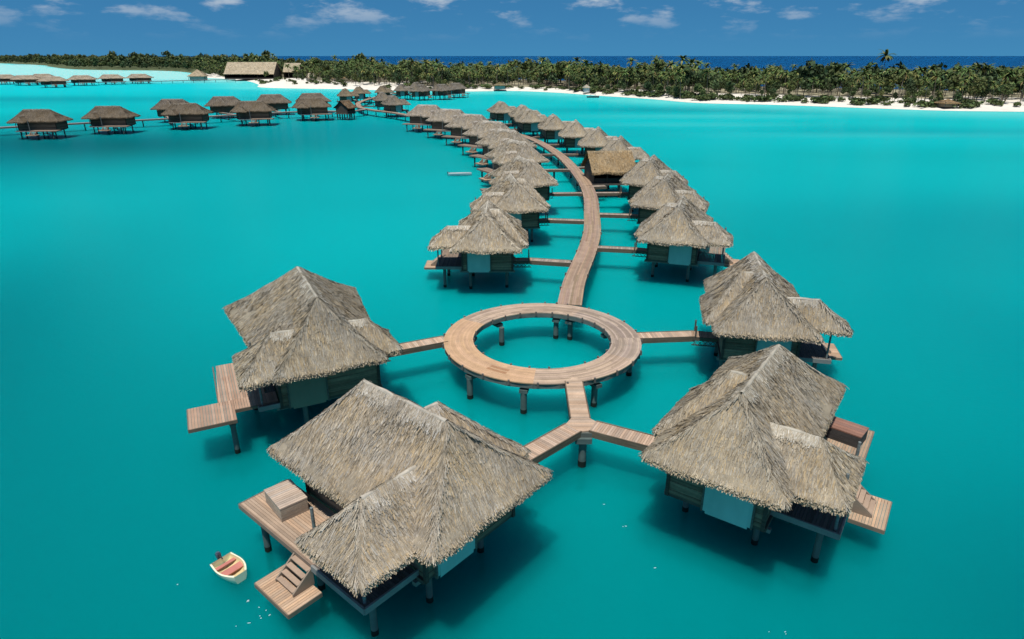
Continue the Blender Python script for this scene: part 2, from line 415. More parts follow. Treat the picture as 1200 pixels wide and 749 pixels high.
    for yy in (ey - .66, ey + .66):
        en.bar((s * x1, yy, 1.9), (s * (ae + 1.3), yy, 1.9), .08, .3, (.10, .08, .06))
        en.bar((s * x1, yy, 1.25), (s * (ae + 1.25), yy, 1.25), .06, .08, (.08, .065, .05))
        for i in range(5):
            a = x1 + (ae + 1.2 - x1) * i / 5; b = x1 + (ae + 1.2 - x1) * (i + 1) / 5
            en.bar((s * a, yy, 1.2), (s * b, yy, 1.62), .05, .05, (.08, .065, .05)); en.bar((s * a, yy, 1.62), (s * b, yy, 1.2), .045, .05, (.08, .065, .05))
    en.build('entry_landing', M_plank, root)
    if detail > 1:
        for yy in (ey - .66, ey + .66):
            p = MB(); xa, xb = X(ae + .92, ae + 1.04); p.box(xa, xb, yy - .06, yy + .06, 1.9, 2.85, (.09, .075, .06)); p.build('gate_post', M_wood, root)
    sp = [(-4.6, -2.45), (-1.75, -2.9), (2.2, -2.45), (-4.6, 1.6), (2.2, 1.6), (-1.75, 1.6), (2.0, 5.0), (-2.1, 5.0), (-4.9, 5.9)]
    if deck == 'big': sp[0] = (-6.3, -3.7); sp[8] = (-6.2, 3.2)
    for xx, yy in sp: stilt('stilt', s * xx, yy, root, 1.55 + (wb if xx > -3 else 0))
    return root

A = dict(at=3.50, ae=4.20, yb=6.75, yf=-5.25, rf=-2.71, rb=3.12, ze=4.32, zr=8.18, eo=.68, e0=-3.30, e1=2.14, zre=7.81, exr=1.39, to=2.77, t0=-4.28, t1=-.26, zrt=6.48, txr=4.47, ey=-.8)
B = dict(at=4.20, ae=4.20, atb=5.2, aeb=5.0, atf=3.5, aef=3.5, yb=9.9, yf=-4.75, rf=-2.16, rb=5.29, ze=4.35, zr=8.40, eo=.66, e0=-3.84, e1=-.33, zre=6.45, exr=3.06, to=1.2, t0=-4.6, t1=.0, zrt=6.55, txr=3.2, ey=1.95)
D_ = dict(at=3.28, ae=3.50, yb=7.73, yf=-6.06, rf=-3.07, rb=3.90, ze=4.36, zr=7.77, eo=.51, e0=-3.43, e1=2.10, zre=7.73, exr=1.26, to=2.25, t0=-4.77, t1=-.18, zrt=6.33, txr=3.75, ey=-.6)
C_ = dict(at=3.91, ae=3.25, yb=6.61, yf=-5.34, rf=-3.10, rb=3.66, ze=4.31, zr=8.03, eo=.61, e0=-3.45, e1=1.98, zre=7.69, exr=1.43, to=2.44, t0=-3.30, t1=-1.10, zrt=6.33, txr=4.08, ey=-.1)

HUT = 'overwater_bungalow'
G_ROW = 'thatched bungalows along the curved boardwalk'
G_FRONT = 'thatched bungalows around the ring boardwalk'
G_SIDE = 'thatched bungalows along the left boardwalk'
huts = {}
def place(h, x, y, th, label, group, tint=None, key=None):
    h.location = (x, y, 0); h.rotation_euler = (0, 0, R(th)); tag(h, label, 'bungalow', group)
    if tint is not None:
        for o in walk(h):
            if o.type == 'MESH': o.color = (*tint, 1)
    huts[key] = h
    return h

place(make_hut(HUT, A, 1, 330, .036, 1), -4.91, 26.30, 49.32, 'largest grey thatched bungalow beside the small dinghy, at the bottom left', G_FRONT, (1.06, 1.03, 1.0), 'A')
place(make_hut(HUT, B, 1, 210, .044, 4, deck='big', dark_panel=True), -13.66, 41.44, 26.5, 'thatched bungalow left of the ring boardwalk with an L-shaped reddish sun deck', G_FRONT, (.93, .93, .9), 'B')
place(make_hut(HUT, D_, -1, 310, .037, 2, deck='long'), 12.93, 30.31, -35.15, 'tan thatched bungalow at the bottom right with a dark deck chest behind it', G_FRONT, (1.0, .98, .93), 'D')
place(make_hut(HUT, C_, -1, 180, .047, 3), 19.17, 47.83, -12.10, 'thatched bungalow at the right end of the straight bridge from the ring boardwalk', G_FRONT, (.98, .97, .95), 'C')
hl = make_hut(HUT, STD, 1, 85, .065, 5, cappale=1.12)
hr = make_hut(HUT, STD, -1, 85, .065, 6)
ordn = ['', 'first', 'second', 'third', 'fourth', 'fifth', 'sixth', 'seventh', 'eighth', 'ninth', 'tenth']
left = [(-2.75, 69.89, -.4), (.2, 88.4, 8), (1.9, 106, 18), (1.1, 129, 29), (-1, 149.5, 40), (-4.9, 169.5, 49), (-11.1, 190.5, 60), (-18.7, 209.4, 66), (-28.2, 228.4, 72)]
for i, (x, y, th) in enumerate(left):
    h = hl if i == 0 else copy_tree(hl)
    if i == 0: lab = 'pale capped bungalow nearest the ring on the left side of the curved boardwalk'
    elif i == len(left) - 1: lab = 'last bungalow of the left row, at the far end of the curved boardwalk'
    else: lab = f'{ordn[i+1]} bungalow from the ring boardwalk in the left row along the curved boardwalk'
    v = random.uniform(-.05, .05)
    place(h, x, y, th, lab, G_ROW, (1.08 - .012 * i + v, 1.06 - .01 * i + v, 1.02 + v), ('L', i))
right = [(19.06, 72.66, -18.3), (21.4, 90.2, -20), (22.6, 106.6, -17), (21.8, 134.5, -11), (19.7, 153, -7), (16.4, 171.2, -2), (11.9, 188.7, 5), (5.5, 209.7, 10), (3.8, 227.1, 12), (-3.7, 245, 17)]
for i, (x, y, th) in enumerate(right):
    h = hr if i == 0 else copy_tree(hr)
    if i == 0: lab = 'grey bungalow nearest the ring in the row right of the curved boardwalk'
    elif i == 3: lab = 'bungalow in the right row partly hidden behind the brown gabled pavilion'
    elif i == len(right) - 1: lab = 'smallest farthest bungalow at the end of the row right of the curved boardwalk'
    else: lab = f'{ordn[i+1]} bungalow from the ring boardwalk in the right row along the curved boardwalk'
    v = random.uniform(-.05, .05)
    if i == 5: v += .14
    place(h, x, y, th, lab, G_ROW, (1.0 + v, 1.0 + v, .99 + v), ('R', i))
side = [(-147, 209, -86.4, -1, 'dark thatched bungalow at the far left end of the left boardwalk'),
        (-133, 222.8, -88, -1, 'dark thatched bungalow second from the left edge beside the left boardwalk'),
        (-114.4, 236.8, -86, -1, 'front bungalow of the overlapping pair, third from the left edge'),
        (-95.8, 248.7, -79, -1, 'brown bungalow standing in front of two grey roofs in the middle of the left boardwalk'),
        (-80.1, 269, -75, -1, 'brown bungalow before a taller grey roof at the left boardwalk inner end'),
        (-129.8, 259.7, -88, 1, 'grey bungalow half hidden behind the third one from the left edge'),
        (-117.6, 277.4, -80, 1, 'grey domed roof bungalow behind and left of the middle brown bungalow'),
        (-103.7, 292.9, -75, 1, 'grey bungalow alone behind the left boardwalk, below the white sand mound'),
        (-89.2, 302.9, -70, 1, 'grey roof peeping over the brown bungalow at the left boardwalk inner end')]
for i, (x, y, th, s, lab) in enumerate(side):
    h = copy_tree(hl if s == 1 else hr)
    place(h, x, y, th, lab, G_SIDE, (.50, .46, .42) if i < 5 else (.52, .5, .5), ('S', i)); h.scale = (1.12, 1.14, 1.0)  # cloud shadow painted into these roofs as a darker tint
clus = [(-84, 346.3, 20, -1, 'bungalow just left of the boardwalk bend with the beach behind'), (-82.3, 370.4, 10, -1, 'small bungalow by the beach, just right of the one left of the bend'),
        (-71.5, 381.4, 0, -1, 'olive grey bungalow behind the inside of the boardwalk bend'), (-58.9, 311.6, 20, -1, 'blue grey bungalow inside the boardwalk bend'),
        (-49.3, 283.9, 25, -1, 'nearest bungalow of the cluster, closest to the near side of the boardwalk bend'), (-64, 399, 0, -1, 'bungalow with a tall peak rising behind the blue grey one'),
        (-60, 432, -10, -1, 'peaked bungalow against the bright sand at the back of the cluster'), (-52.7, 393.1, -30, -1, 'third bungalow from the right end of the cluster by the beach'),
        (-41.5, 399.2, -40, -1, 'second bungalow from the right end of the cluster by the beach'), (-34.6, 417.5, -45, -1, 'last bungalow at the right end of the cluster by the beach')]
for i, (x, y, th, s, lab) in enumerate(clus):
    place(copy_tree(hr), x, y, th, lab, 'bungalows clustered at the boardwalk bend', (.66, .66, .68) if i not in (0, 1, 2) else (.66, .62, .56), ('K', i))
far = [(-454, 616, 'pale far bungalow at the left edge of the distant row'), (-420, 594, 'pale far bungalow in front of the two at the left edge of the distant row'),
       (-436, 640, 'pale far bungalow set back behind the left end of the distant row'), (-372, 556, 'pale far bungalow nearest us in the distant row'),
       (-370, 592, 'far bungalow third from the right end of the distant row'), (-361, 620, 'far bungalow second from the right end of the distant row'), (-345, 637, 'far bungalow at the right end of the distant row')]
for i, (x, y, lab) in enumerate(far):
    h = place(copy_tree(hr), x, y, -62 if i % 2 else -75, lab, 'distant bungalows across the lagoon', (1.12, 1.07, 1.02), ('F', i)); h.scale = (1.5, 1.65, .98)

# ------------------------------------------------------------------ boardwalks
def catmull(pts, step):
    P = np.array(pts, float); P = np.vstack([2 * P[0] - P[1], P, 2 * P[-1] - P[-2]]); out = []
    for i in range(1, len(P) - 2):
        p0, p1, p2, p3 = P[i - 1:i + 3]; n = max(2, int(np.linalg.norm(p2 - p1) / (step / 4)))
        for t in np.linspace(0, 1, n, endpoint=False):
            out.append(.5 * (2 * p1 + (p2 - p0) * t + (2 * p0 - 5 * p1 + 4 * p2 - p3) * t * t + (3 * p1 - p0 - 3 * p2 + p3) * t ** 3))
    out.append(P[-2]); out = np.array(out)
    s = np.concatenate([[0], np.cumsum(np.linalg.norm(np.diff(out, axis=0), axis=1))])
    k = np.arange(0, s[-1], step); k = np.append(k, s[-1])
    return np.stack([np.interp(k, s, out[:, 0]), np.interp(k, s, out[:, 1])], 1)
def normals2(P):
    T = np.gradient(P, axis=0); T /= np.linalg.norm(T, axis=1)[:, None]
    return np.stack([-T[:, 1], T[:, 0]], 1), T

def boardwalk(name, pts, width, label, cat, base, step=2.2, strips=12, pier_every=3, group=None, lengthwise=True, pegs=True):
    P = catmull(pts, step); Nn, T = normals2(P)
    root = empty(name, (P[0][0], P[0][1], 0)); o = np.array([P[0][0], P[0][1]])
    Q = P - o
    d = MB(); w = width / strips
    off = -width / 2
    for j in range(strips):
        a, b = off + j * w + .007, off + (j + 1) * w - .007
        i = 0; ln = random.randint(1, 5)
        while i < len(Q) - 1:
            k = min(i + ln, len(Q) - 1); ln = random.randint(3, 5)
            f = 1 + .2 * random.uniform(-1, 1); c = (base[0] * f, base[1] * f * random.uniform(.95, 1.04), base[2] * f * random.uniform(.9, 1.08))
            V = []
            for e in range(i, k + 1):
                pa_, pb_ = Q[e] + Nn[e] * a, Q[e] + Nn[e] * b
                V += [(*pa_, 1.82), (*pa_, 1.9), (*pb_, 1.9), (*pb_, 1.82)]
            m_ = k - i; Fp = [(0, 1, 2, 3), (4 * m_ + 3, 4 * m_ + 2, 4 * m_ + 1, 4 * m_)]
            for e in range(m_):
                for h_ in range(4): Fp.append((4 * e + h_, 4 * (e + 1) + h_, 4 * (e + 1) + (h_ + 1) % 4, 4 * e + (h_ + 1) % 4))
            d.add(V, Fp, c)
            i = k
    d.build('deck', M_plank, root)
    fs = MB()
    for sgn in (-1, 1):
        for i in range(len(Q) - 1):
            p, q = Q[i] + Nn[i] * sgn * (width / 2 - .06), Q[i + 1] + Nn[i + 1] * sgn * (width / 2 - .06)
            fs.bar((*p, 1.815), (*q, 1.815), .12, .38, (.15, .14, .125))
    fs.build('edge_beam', M_wood, root)
    if pegs:
        for i in range(0, len(Q), 2):
            for sgn in (-1, 1):
                if random.random() < .45:
                    pb = MB(); c = Q[i] + Nn[i] * sgn * (width / 2 + .03); pb.box(c[0] - .08, c[0] + .08, c[1] - .08, c[1] + .08, 1.7, 2.02, (.10, .09, .08)); pb.build('edge_peg', M_wood, root)
    k = 0
    for i in range(1, len(Q), pier_every):
        k += 1
        if k > 95: break
        stilt('pier', Q[i][0], Q[i][1], root, 1.45, .18)
    return tag(root, label, cat, group), P

main_pts = [(5.26, 55.4), (6.4, 62.5), (8.75, 73), (10.4, 82), (11.5, 91.9), (12.6, 103), (13.05, 113), (12.95, 122), (12.6, 131), (11.4, 148.2), (9.2, 165.3), (6.6, 179), (2.3, 193), (-4.5, 209), (-14, 225), (-25, 242), (-39.3, 259.6), (-46.6, 271), (-53, 279), (-60, 288), (-66.5, 299), (-71.3, 315.5), (-74.8, 333), (-76, 364), (-74.4, 392), (-71, 430), (-70, 470), (-70, 494)]
bw, MAINP = boardwalk('curved_boardwalk', main_pts, 2.25, 'long curved boardwalk of weathered planks sweeping from the ring to the far beach', 'boardwalk', (.325, .228, .162), pier_every=4)
lb, SIDEP = boardwalk('side_boardwalk', [(-62, 291), (-68, 279), (-78, 282), (-90, 277), (-104, 266), (-118, 252), (-130, 243), (-143, 232), (-155, 222), (-175, 205), (-200, 185)], 2.2, 'grey boardwalk leading left from the bend between the dark bungalows', 'boardwalk', (.27, .235, .21), step=3, strips=8, pier_every=3, pegs=False)
fb, FARP = boardwalk('distant_boardwalk', [(-520, 655), (-447, 628), (-395, 597), (-352, 600), (-322, 622), (-295, 655), (-268, 668)], 2.6, 'thin distant jetty linking the pale far bungalows to the beach', 'boardwalk', (.30, .26, .23), step=5, strips=5, pier_every=2, pegs=False)

# ring
RX, RY, RO, RI = 2.42, 47.82, 7.92, 5.55
ring = empty('ring_boardwalk', (RX, RY, 0)); tag(ring, 'circular plank boardwalk around open turquoise water, joining five walkways', 'boardwalk')
d = MB(); NS = 26
nst = 16; w = (RO - RI) / nst
for j in range(nst):
    r0, r1 = RI + j * w + .004, RI + (j + 1) * w - .004
    left_ = 0; f = 1; hue = 1
    NR = NS * 4
    for k in range(NR):
        a0, a1 = 2 * math.pi * k / NR, 2 * math.pi * (k + 1) / NR; am = math.degrees((a0 + a1) / 2)
        fresh = 148 < am < 263
        if left_ == 0 or k in (43, 76): left_ = random.randint(6, 12); f = 1 + (.11 if fresh else .27) * random.uniform(-1, 1); hue = random.uniform(.96, 1.05)
        left_ -= 1
        bs = (.505, .325, .195) if fresh else (.40, .295, .215)
        if not fresh and (am > 330 or am < 60): bs = (.355, .275, .215)
        c = (bs[0] * f, bs[1] * f, bs[2] * f * hue)
        if 67 <= k <= 70 and j in (5, 6, 8, 9): c = (.37, .205, .11)
        g = 0.0
        p = [(r0 * math.cos(a0 + g), r0 * math.sin(a0 + g)), (r1 * math.cos(a0 + g), r1 * math.sin(a0 + g)), (r1 * math.cos(a1 - g), r1 * math.sin(a1 - g)), (r0 * math.cos(a1 - g), r0 * math.sin(a1 - g))]
        d.prism(p, 1.82, 1.9, c)
d.build('deck', M_plank, ring)
b = MB()
for k in range(NS):
    a0, a1 = 2 * math.pi * k / NS, 2 * math.pi * (k + 1) / NS
    for r, wd, h in ((RO - .1, .16, .36), (RI + .1, .16, .36), (RO - .55, .3, .55), (RI + .55, .3, .55)):
        b.bar((r * math.cos(a0), r * math.sin(a0), 1.815), (r * math.cos(a1), r * math.sin(a1), 1.815), wd, h, (.14, .16, .15))
b.build('edge_beam', M_conc, ring)
for am, pr in ((224, 7.7), (258, 7.65), (298.6, 7.4), (347, 7.1), (128, 5.4), (75, 5.95), (63, 6.15), (165, 6.8), (22, 6.8)):
    p = MB(); a = R(am); x, y = pr * math.cos(a), pr * math.sin(a)
    rd, tg = np.array([math.cos(a), math.sin(a)]), np.array([-math.sin(a), math.cos(a)])
    p.prism([rd * (RO - .05) + tg * .3, rd * (RI + .05) + tg * .3, rd * (RI + .05) - tg * .3, rd * (RO - .05) - tg * .3], 1.0, 1.26, PIER)
    p.cyl(x, y, WZ + .32, 1.0, .225, .225, PIER); p.cyl(x, y, WZ - 1.8, WZ + .32, .235, .235, (.016, .023, .02))
    p.build('pier', M_conc, ring)
for k in range(48):
    a = 2 * math.pi * (k + .4) / 48
    for r in ((RO + .05) if k % 2 else (RI - .05),):
        if random.random() < .9:
            p = MB(); x, y = r * math.cos(a), r * math.sin(a); p.box(x - .07, x + .07, y - .07, y + .07, 1.62, 1.99, (.13, .12, .11)); p.build('edge_peg', M_conc, ring)

def bridge(p, q, width, label, group, base=(.50, .36, .265), piers=0, root=None, z=0.0, name='footbridge'):
    p, q = np.array(p, float), np.array(q, float); t = q - p; L = np.linalg.norm(t); t /= L; n = np.array([-t[1], t[0]])
    if root is None:
        root = empty(name, (p[0], p[1], 0)); tag(root, label, 'footbridge', group)
        o = p
    else: o = np.array(root.location[:2])
    a, c = p - o, q - o
    d = MB(); hw = width / 2
    d.planks([a - n * hw, c - n * hw, c + n * hw, a + n * hw], n, .16, 1.815 + z, 1.895 + z, base, .15)
    d.build('deck', M_plank, root)
    b = MB()
    for sg in (-1, 1):
        e = n * sg * (hw + .035)
        b.bar((*(a + e), 1.93 + z), (*(c + e), 1.93 + z), .07, .45, (.135, .105, .075))
    b.build('edge_beam', M_wood, root)
    for i in range(piers):
        m = a + (c - a) * (i + 1) / (piers + 1); stilt('pier', m[0], m[1], root, 1.5, .2)
    return root

# forked walkway in front of the ring
fork = empty('forked_walkway', (4.3, 34.8, 0)); tag(fork, 'y-shaped plank walkway from the ring to the two front bungalows', 'footbridge')
def hw_pt(key, lx, ly):
    h = huts[key]; s = -1 if key in ('D', 'C') or key[0] in 'RK' else 1
    if isinstance(key, tuple) and key[0] == 'S': s = side[key[1]][3]
    c, sn = math.cos(h.rotation_euler[2]), math.sin(h.rotation_euler[2]); lx *= s
    return np.array([h.location[0] + c * lx - sn * ly, h.location[1] + sn * lx + c * ly])
pa, pd = hw_pt('A', 4.7, -.8), hw_pt('D', 4.0, -.6)
J = np.array([4.3, 34.75])
bridge((4.33, 40.3), (4.30, 35.35), 1.15, '', None, root=fork, base=(.53, .385, .275))
va = (pa - J) / np.linalg.norm(pa - J); vd = (pd - J) / np.linalg.norm(pd - J)
bridge(J + va * .75, pa, 1.2, '', None, root=fork, z=.004); bridge(J + vd * .75, pd, 1.2, '', None, root=fork, z=.004)
jm = MB(); o = J - np.array([4.3, 34.8])
na, nd = np.array([-va[1], va[0]]), np.array([-vd[1], vd[0]])
poly = [o + (-.575, .6), o + (va * .75 - na * .6 * 1), o + (va * .75 + na * .6), o + (0, -.95), o + (vd * .75 - nd * .6), o + (vd * .75 + nd * .6), o + (.575, .6)]
ctr = np.mean(poly, 0); poly.sort(key=lambda p: math.atan2(p[1] - ctr[1], p[0] - ctr[0]))
jm.planks(poly, (1, 0), .16, 1.81, 1.89, (.52, .375, .27), .12)
jm.build('deck', M_plank, fork)
p = MB(); p.box(-.45, .55, -1.3, -.5, 1.15, 1.5, PIER); p.box(-.55, .6, -1.1, 0, 1.5, 1.8, (.13, .14, .125)); p.cyl(.05, -.9, WZ + .4, 1.15, .24, .24, PIER); p.cyl(.05, -.9, WZ - 1.8, WZ + .4, .26, .26, (.016, .023, .02))
p.build('pier', M_conc, fork)

G_BR = 'short footbridges from the boardwalks to the bungalows'
bridge((-5.35, 47.65), hw_pt('B', 5.0, 1.95), 1.15, 'short footbridge from the ring to the bungalow with the L-shaped deck', G_BR, base=(.55, .40, .29))
bridge((10.3, 48.25), hw_pt('C', 4.4, -.1), 1.15, 'straight footbridge from the right side of the ring to the thatched bungalow', G_BR, base=(.55, .40, .29))
def to_walk(key, P, lab):
    e = hw_pt(key, 4.85, -.3); k = np.argmin(np.linalg.norm(P - e, axis=1)); w = P[k]; t = (w - e); L = np.linalg.norm(t)
    if L < 1.6: return
    bridge(e, e + t * (L - 1.12) / L, 1.05, lab, G_BR, base=(.40, .325, .265), piers=1 if L > 7 else 0)
for i in range(len(left)):
    to_walk(('L', i), MAINP, 'footbridge from the curved boardwalk to the ' + ('pale capped bungalow nearest the ring, on the left' if i == 0 else f'{ordn[i+1]} bungalow of the left row'))
for i in range(len(right)):
    to_walk(('R', i), MAINP, 'footbridge from the curved boardwalk to the ' + ('grey bungalow nearest the ring, on the right' if i == 0 else f'{ordn[i+1]} bungalow of the right row'))
sn_ = ['leftmost dark', 'second dark', 'third dark', 'middle brown', 'inner brown', 'half hidden grey', 'domed grey', 'lone grey', 'peeping grey']
for i in range(len(side)):
    to_walk(('S', i), SIDEP, f'footbridge from the left boardwalk to the {sn_[i]} bungalow')
kn = ['one left of the bend', 'small one at the beach end', 'olive grey one', 'blue grey one', 'nearest one of the cluster', 'tall peaked one', 'one against bright sand', 'third from the right', 'second from the right', 'last one at the right']
for i in range(5):
    to_walk(('K', i), MAINP, f'footbridge at the boardwalk bend to the bungalow cluster, {kn[i]}')

# brown gabled pavilion on the right of the boardwalk
def gable(name, loc, rz, L, W, ze, zr, col, label, cat, zfloor=1.9, stilts=True, over=.0, dens=60):
    root = empty(name, loc, rz)
    r = MB()
    f1 = (np.array([-L / 2, -W / 2, ze]), np.array([L / 2, -W / 2, ze]), np.array([-L / 2, 0, zr]), np.array([L / 2, 0, zr]))
    f2 = (np.array([L / 2, W / 2, ze]), np.array([-L / 2, W / 2, ze]), np.array([L / 2, 0, zr]), np.array([-L / 2, 0, zr]))
    r = roof_piece([f1, f2], [], dens, .08 * max(1, L / 14), .06, seed=9)
    o = r.build('roof', M_thatch, root); o.color = (*col, 1)
    c = MB(); cap(c, (-L / 2, 0, zr), (L / 2, 0, zr), dens, .08, .22 * max(1, L / 20), 1.0, (zr - ze) / (W / 2)); c = c.build('ridge_cap', M_thatch, o); c.color = (*[k * .8 for k in col], 1)
    w = MB()
    x = L / 2 - .5; y = W / 2 - .7
    w.box(-x, x, y - .12, y, zfloor, ze + .4, (.07, .06, .05)); w.box(-x, -x + .12, -y, y - .12, zfloor, ze + .4, (.07, .06, .05)); w.box(x - .12, x, -y, y - .12, zfloor, ze + .4, (.07, .06, .05))
    w.box(-x, x, -y, -y + .1, zfloor, zfloor + .9, (.06, .05, .045))
    for sx in (-x + .06, x - .06):   # gable infill
        w.add([(sx, -y, ze + .4), (sx, y, ze + .4), (sx, 0, zr - .5)], [(0, 1, 2)], (.07, .06, .05))
    w.build('wall', M_wood, root)
    for sx in np.linspace(-x, x, 4):
        p = MB(); p.box(sx - .08, sx + .08, -y - .16, -y - .003, zfloor, ze + .35, (.07, .055, .045)); p.build('roof_post', M_wood, root)
    f = MB(); f.planks([(-L / 2 + .2, -W / 2 + .2), (L / 2 - .2, -W / 2 + .2), (L / 2 - .2, W / 2 - .2), (-L / 2 + .2, W / 2 - .2)], (1, 0), .3, zfloor - .3, zfloor - .003, (.14, .11, .09)); f.build('floor', M_plank, root)
    if stilts:
        for sx in np.linspace(-x + .3, x - .3, 4):
            for sy in (-y + .3, y - .3): stilt('stilt', sx, sy, root, zfloor - .3, .22)
    return tag(root, label, cat)
gable('gabled_pavilion', (17.7, 120.3, 0), R(6), 8.2, 9.5, 4.0, 7.0, (.92, .78, .58), 'brown thatched gable-roofed pavilion on stilts right of the curved boardwalk', 'pavilion')
bridge((13.2, 113.2), (16.4, 113.9), 1.4, 'short footbridge in front of the brown gabled pavilion', G_BR, base=(.38, .31, .25))
gable('boardwalk_shelter', (-66.5, 270.5, 0), R(70), 6.5, 6.5, 4.0, 6.6, (.62, .5, .4), 'small dark brown gabled shelter at the junction of the left boardwalk', 'shelter')

# ------------------------------------------------------------------ loose things
def chest(loc, rz, lx, ly, h, top, sides, label, strips):
    root = empty('deck_chest', loc, rz)
    b = MB(); b.box(-lx / 2, lx / 2, -ly / 2, ly / 2, 0, h - .08, sides)
    for i in range(4): b.box(-lx / 2 - .012, lx / 2 + .012, -ly / 2 - .012, ly / 2 + .012, .03 + i * (h - .1) / 4, (i + 1) * (h - .1) / 4, sides)
    b.build('body', M_wood, root)
    t = MB(); t.planks([(-lx / 2 - .03, -ly / 2 - .03), (lx / 2 + .03, -ly / 2 - .03), (lx / 2 + .03, ly / 2 + .03), (-lx / 2 - .03, ly / 2 + .03)], (1, 0), strips, h - .08, h, top, .1)
    t.build('lid', M_plank, root)
    return tag(root, label, 'chest')
ca = hw_pt('A', -3.9, 5.15); chest((ca[0], ca[1], 1.9), R(49.3 - 8), 1.35, 1.95, .8, (.50, .405, .33), (.36, .285, .215), 'large pale-topped wooden chest on the sun deck of the bottom left bungalow', .16)
cd = hw_pt('D', -4.1, 6.2); chest((cd[0], cd[1], 1.9), R(-35.2 - 8), 1.9, 1.35, .8, (.30, .165, .125), (.06, .055, .052), 'dark chest with reddish slatted lid behind the bottom right bungalow', .3)

def loft(sections, mb, col, close=True):
    n = len(sections[0]); V = np.concatenate(sections); F = []
    for i in range(len(sections) - 1):
        for j in range(n - 1): F.append((i * n + j, i * n + j + 1, (i + 1) * n + j + 1, (i + 1) * n + j))
    mb.add(V, F, col, True)
def hull_sections(L, Wd, H, inset=0.0, bow=.0, n=9, zb=-.12):
    out = []
    for k in np.linspace(0, 1, n):
        x = -L / 2 + L * k; w = Wd / 2 * (1 - .0 * k) * (1 - max(0, (k - .45) / .55) ** 2.0 * (1 - bow)) * (.86 + .14 * min(1, k / .35))
        w = max(w - inset, .02); h = H * (1 + .25 * k ** 2); z0 = zb + inset + .12 * max(0, k - .7)
        out.append(np.array([(x, -w, h), (x, -w * .93, h * .45), (x, -w * .6, z0), (x, 0, z0 - .04), (x, w * .6, z0), (x, w * .93, h * .45), (x, w, h)]))
    return out
def boat(name, loc, rz, L, Wd, H, hullc, inc, seatc, seats, label, motor=True, bow=.25, extras=None):
    root = empty(name, loc, rz)
    h = MB(); so = hull_sections(L, Wd, H, 0, bow); loft(so, h, hullc)
    si = hull_sections(L - .16, Wd, H, .07, bow, zb=.0); loft(si, h, inc)
    for a, b in ((so, si),):
        for i in range(len(so) - 1):
            for e in (0, -1):
                h.add([so[i][e], so[i + 1][e], si[i + 1][e] + (0, 0, .005), si[i][e] + (0, 0, .005)], [(0, 1, 2, 3)], hullc)
        for e in (0, -1):
            n = len(so[e]); h.add(np.vstack([so[e], si[e]]), [(j, j + 1, n + j + 1, n + j) for j in range(n - 1)], hullc)
            h.add(so[e], [tuple(range(n))], hullc)
    h.build('hull', M_paint, root)
    for (x, wd) in seats:
        k = (x + L / 2) / L; w = Wd / 2 * (1 - max(0, (k - .45) / .55) ** 2 * (1 - bow)) * (.86 + .14 * min(1, k / .35)) - .09
        s = MB(); s.box(x - wd / 2, x + wd / 2, -w, w, H * .55, H * .55 + .05, seatc); s.build('seat', M_paint, root)
    if motor:
        mo = MB(); xm = -L / 2 - .16
        mo.box(xm - .1, xm + .1, -.1, .1, H * .9, H * .9 + .26, (.07, .085, .12)); mo.box(xm - .07, xm + .07, -.07, .07, H * .9 + .26, H * .9 + .32, (.07, .085, .12)); mo.box(xm - .06, xm + .06, -.06, .06, -.35, H * .9, (.06, .06, .065)); mo.box(xm + .1, xm + .4, -.02, .02, H * .9 + .12, H * .9 + .17, (.05, .05, .05))
        mo.build('outboard_motor', M_paint, root)
    if extras: extras(root)
    return tag(root, label, 'boat')
boat('dinghy', (-13.85, 24.85, WZ + .02), R(-38), 1.85, 1.3, .38, (.80, .76, .55), (.62, .5, .27), (.50, .19, .15), [(.1, .42), (-.5, .2)], 'small cream dinghy with a red seat floating beside the bottom left bungalow', bow=.5)
boat('skiff', (-11.1, 139.6, WZ), R(3), 4.9, 1.15, .5, (.78, .8, .8), (.6, .62, .62), (.5, .5, .5), [(-1, .3), (.4, .3)], 'long white skiff adrift left of the left row of bungalows', bow=.1)
def awning(root):
    m = MB(); m.box(-1.6, 1.4, -1.0, 1.0, 2.0, 2.1, (.25, .27, .28)); m.build('awning', M_paint, root)
    for x in (-1.5, 1.3):
        for y in (-.9, .9):
            q = MB(); q.cyl(x, y, .3, 2.0, .04, .04, (.3, .3, .3), 6); q.build('awning_post', M_paint, root)
boat('ferry_launch', (49.5, 417, WZ), R(-4), 7.4, 2.2, .8, (.09, .12, .13), (.2, .2, .2), (.3, .3, .3), [(-2, .4), (2, .4)], 'dark launch moored off the white beach behind the right row of bungalows', extras=awning, bow=.2)

# ------------------------------------------------------------------ island: beach and forest floor
front = [(-5200, 6800), (-2600, 3300), (-1320, 1920), (-1078, 1612), (-790, 1258), (-585, 1150), (-470, 1010), (-372, 819), (-318, 752), (-262, 679), (-222, 600), (-200, 550), (-166, 525), (-127, 511), (-86, 492), (-33, 478), (0, 484), (29, 463), (53, 427), (79, 393), (98, 359), (131, 346), (164, 326), (194, 308), (227, 301), (330, 285), (520, 270), (900, 250)]
back = [(-5000, 7300), (-2400, 3800), (-1200, 2350), (-950, 2000), (-650, 1600), (-450, 1400), (-360, 1250), (-270, 1050), (-230, 980), (-180, 900), (-150, 860), (-120, 820), (-90, 780), (-60, 750), (-35, 720), (0, 690), (30, 665), (60, 640), (90, 620), (120, 590), (150, 560), (180, 535), (215, 510), (250, 490), (285, 470), (340, 450), (520, 430), (900, 410)]
FR, BK = np.array(front, float) * WK, np.array(back, float) * WK
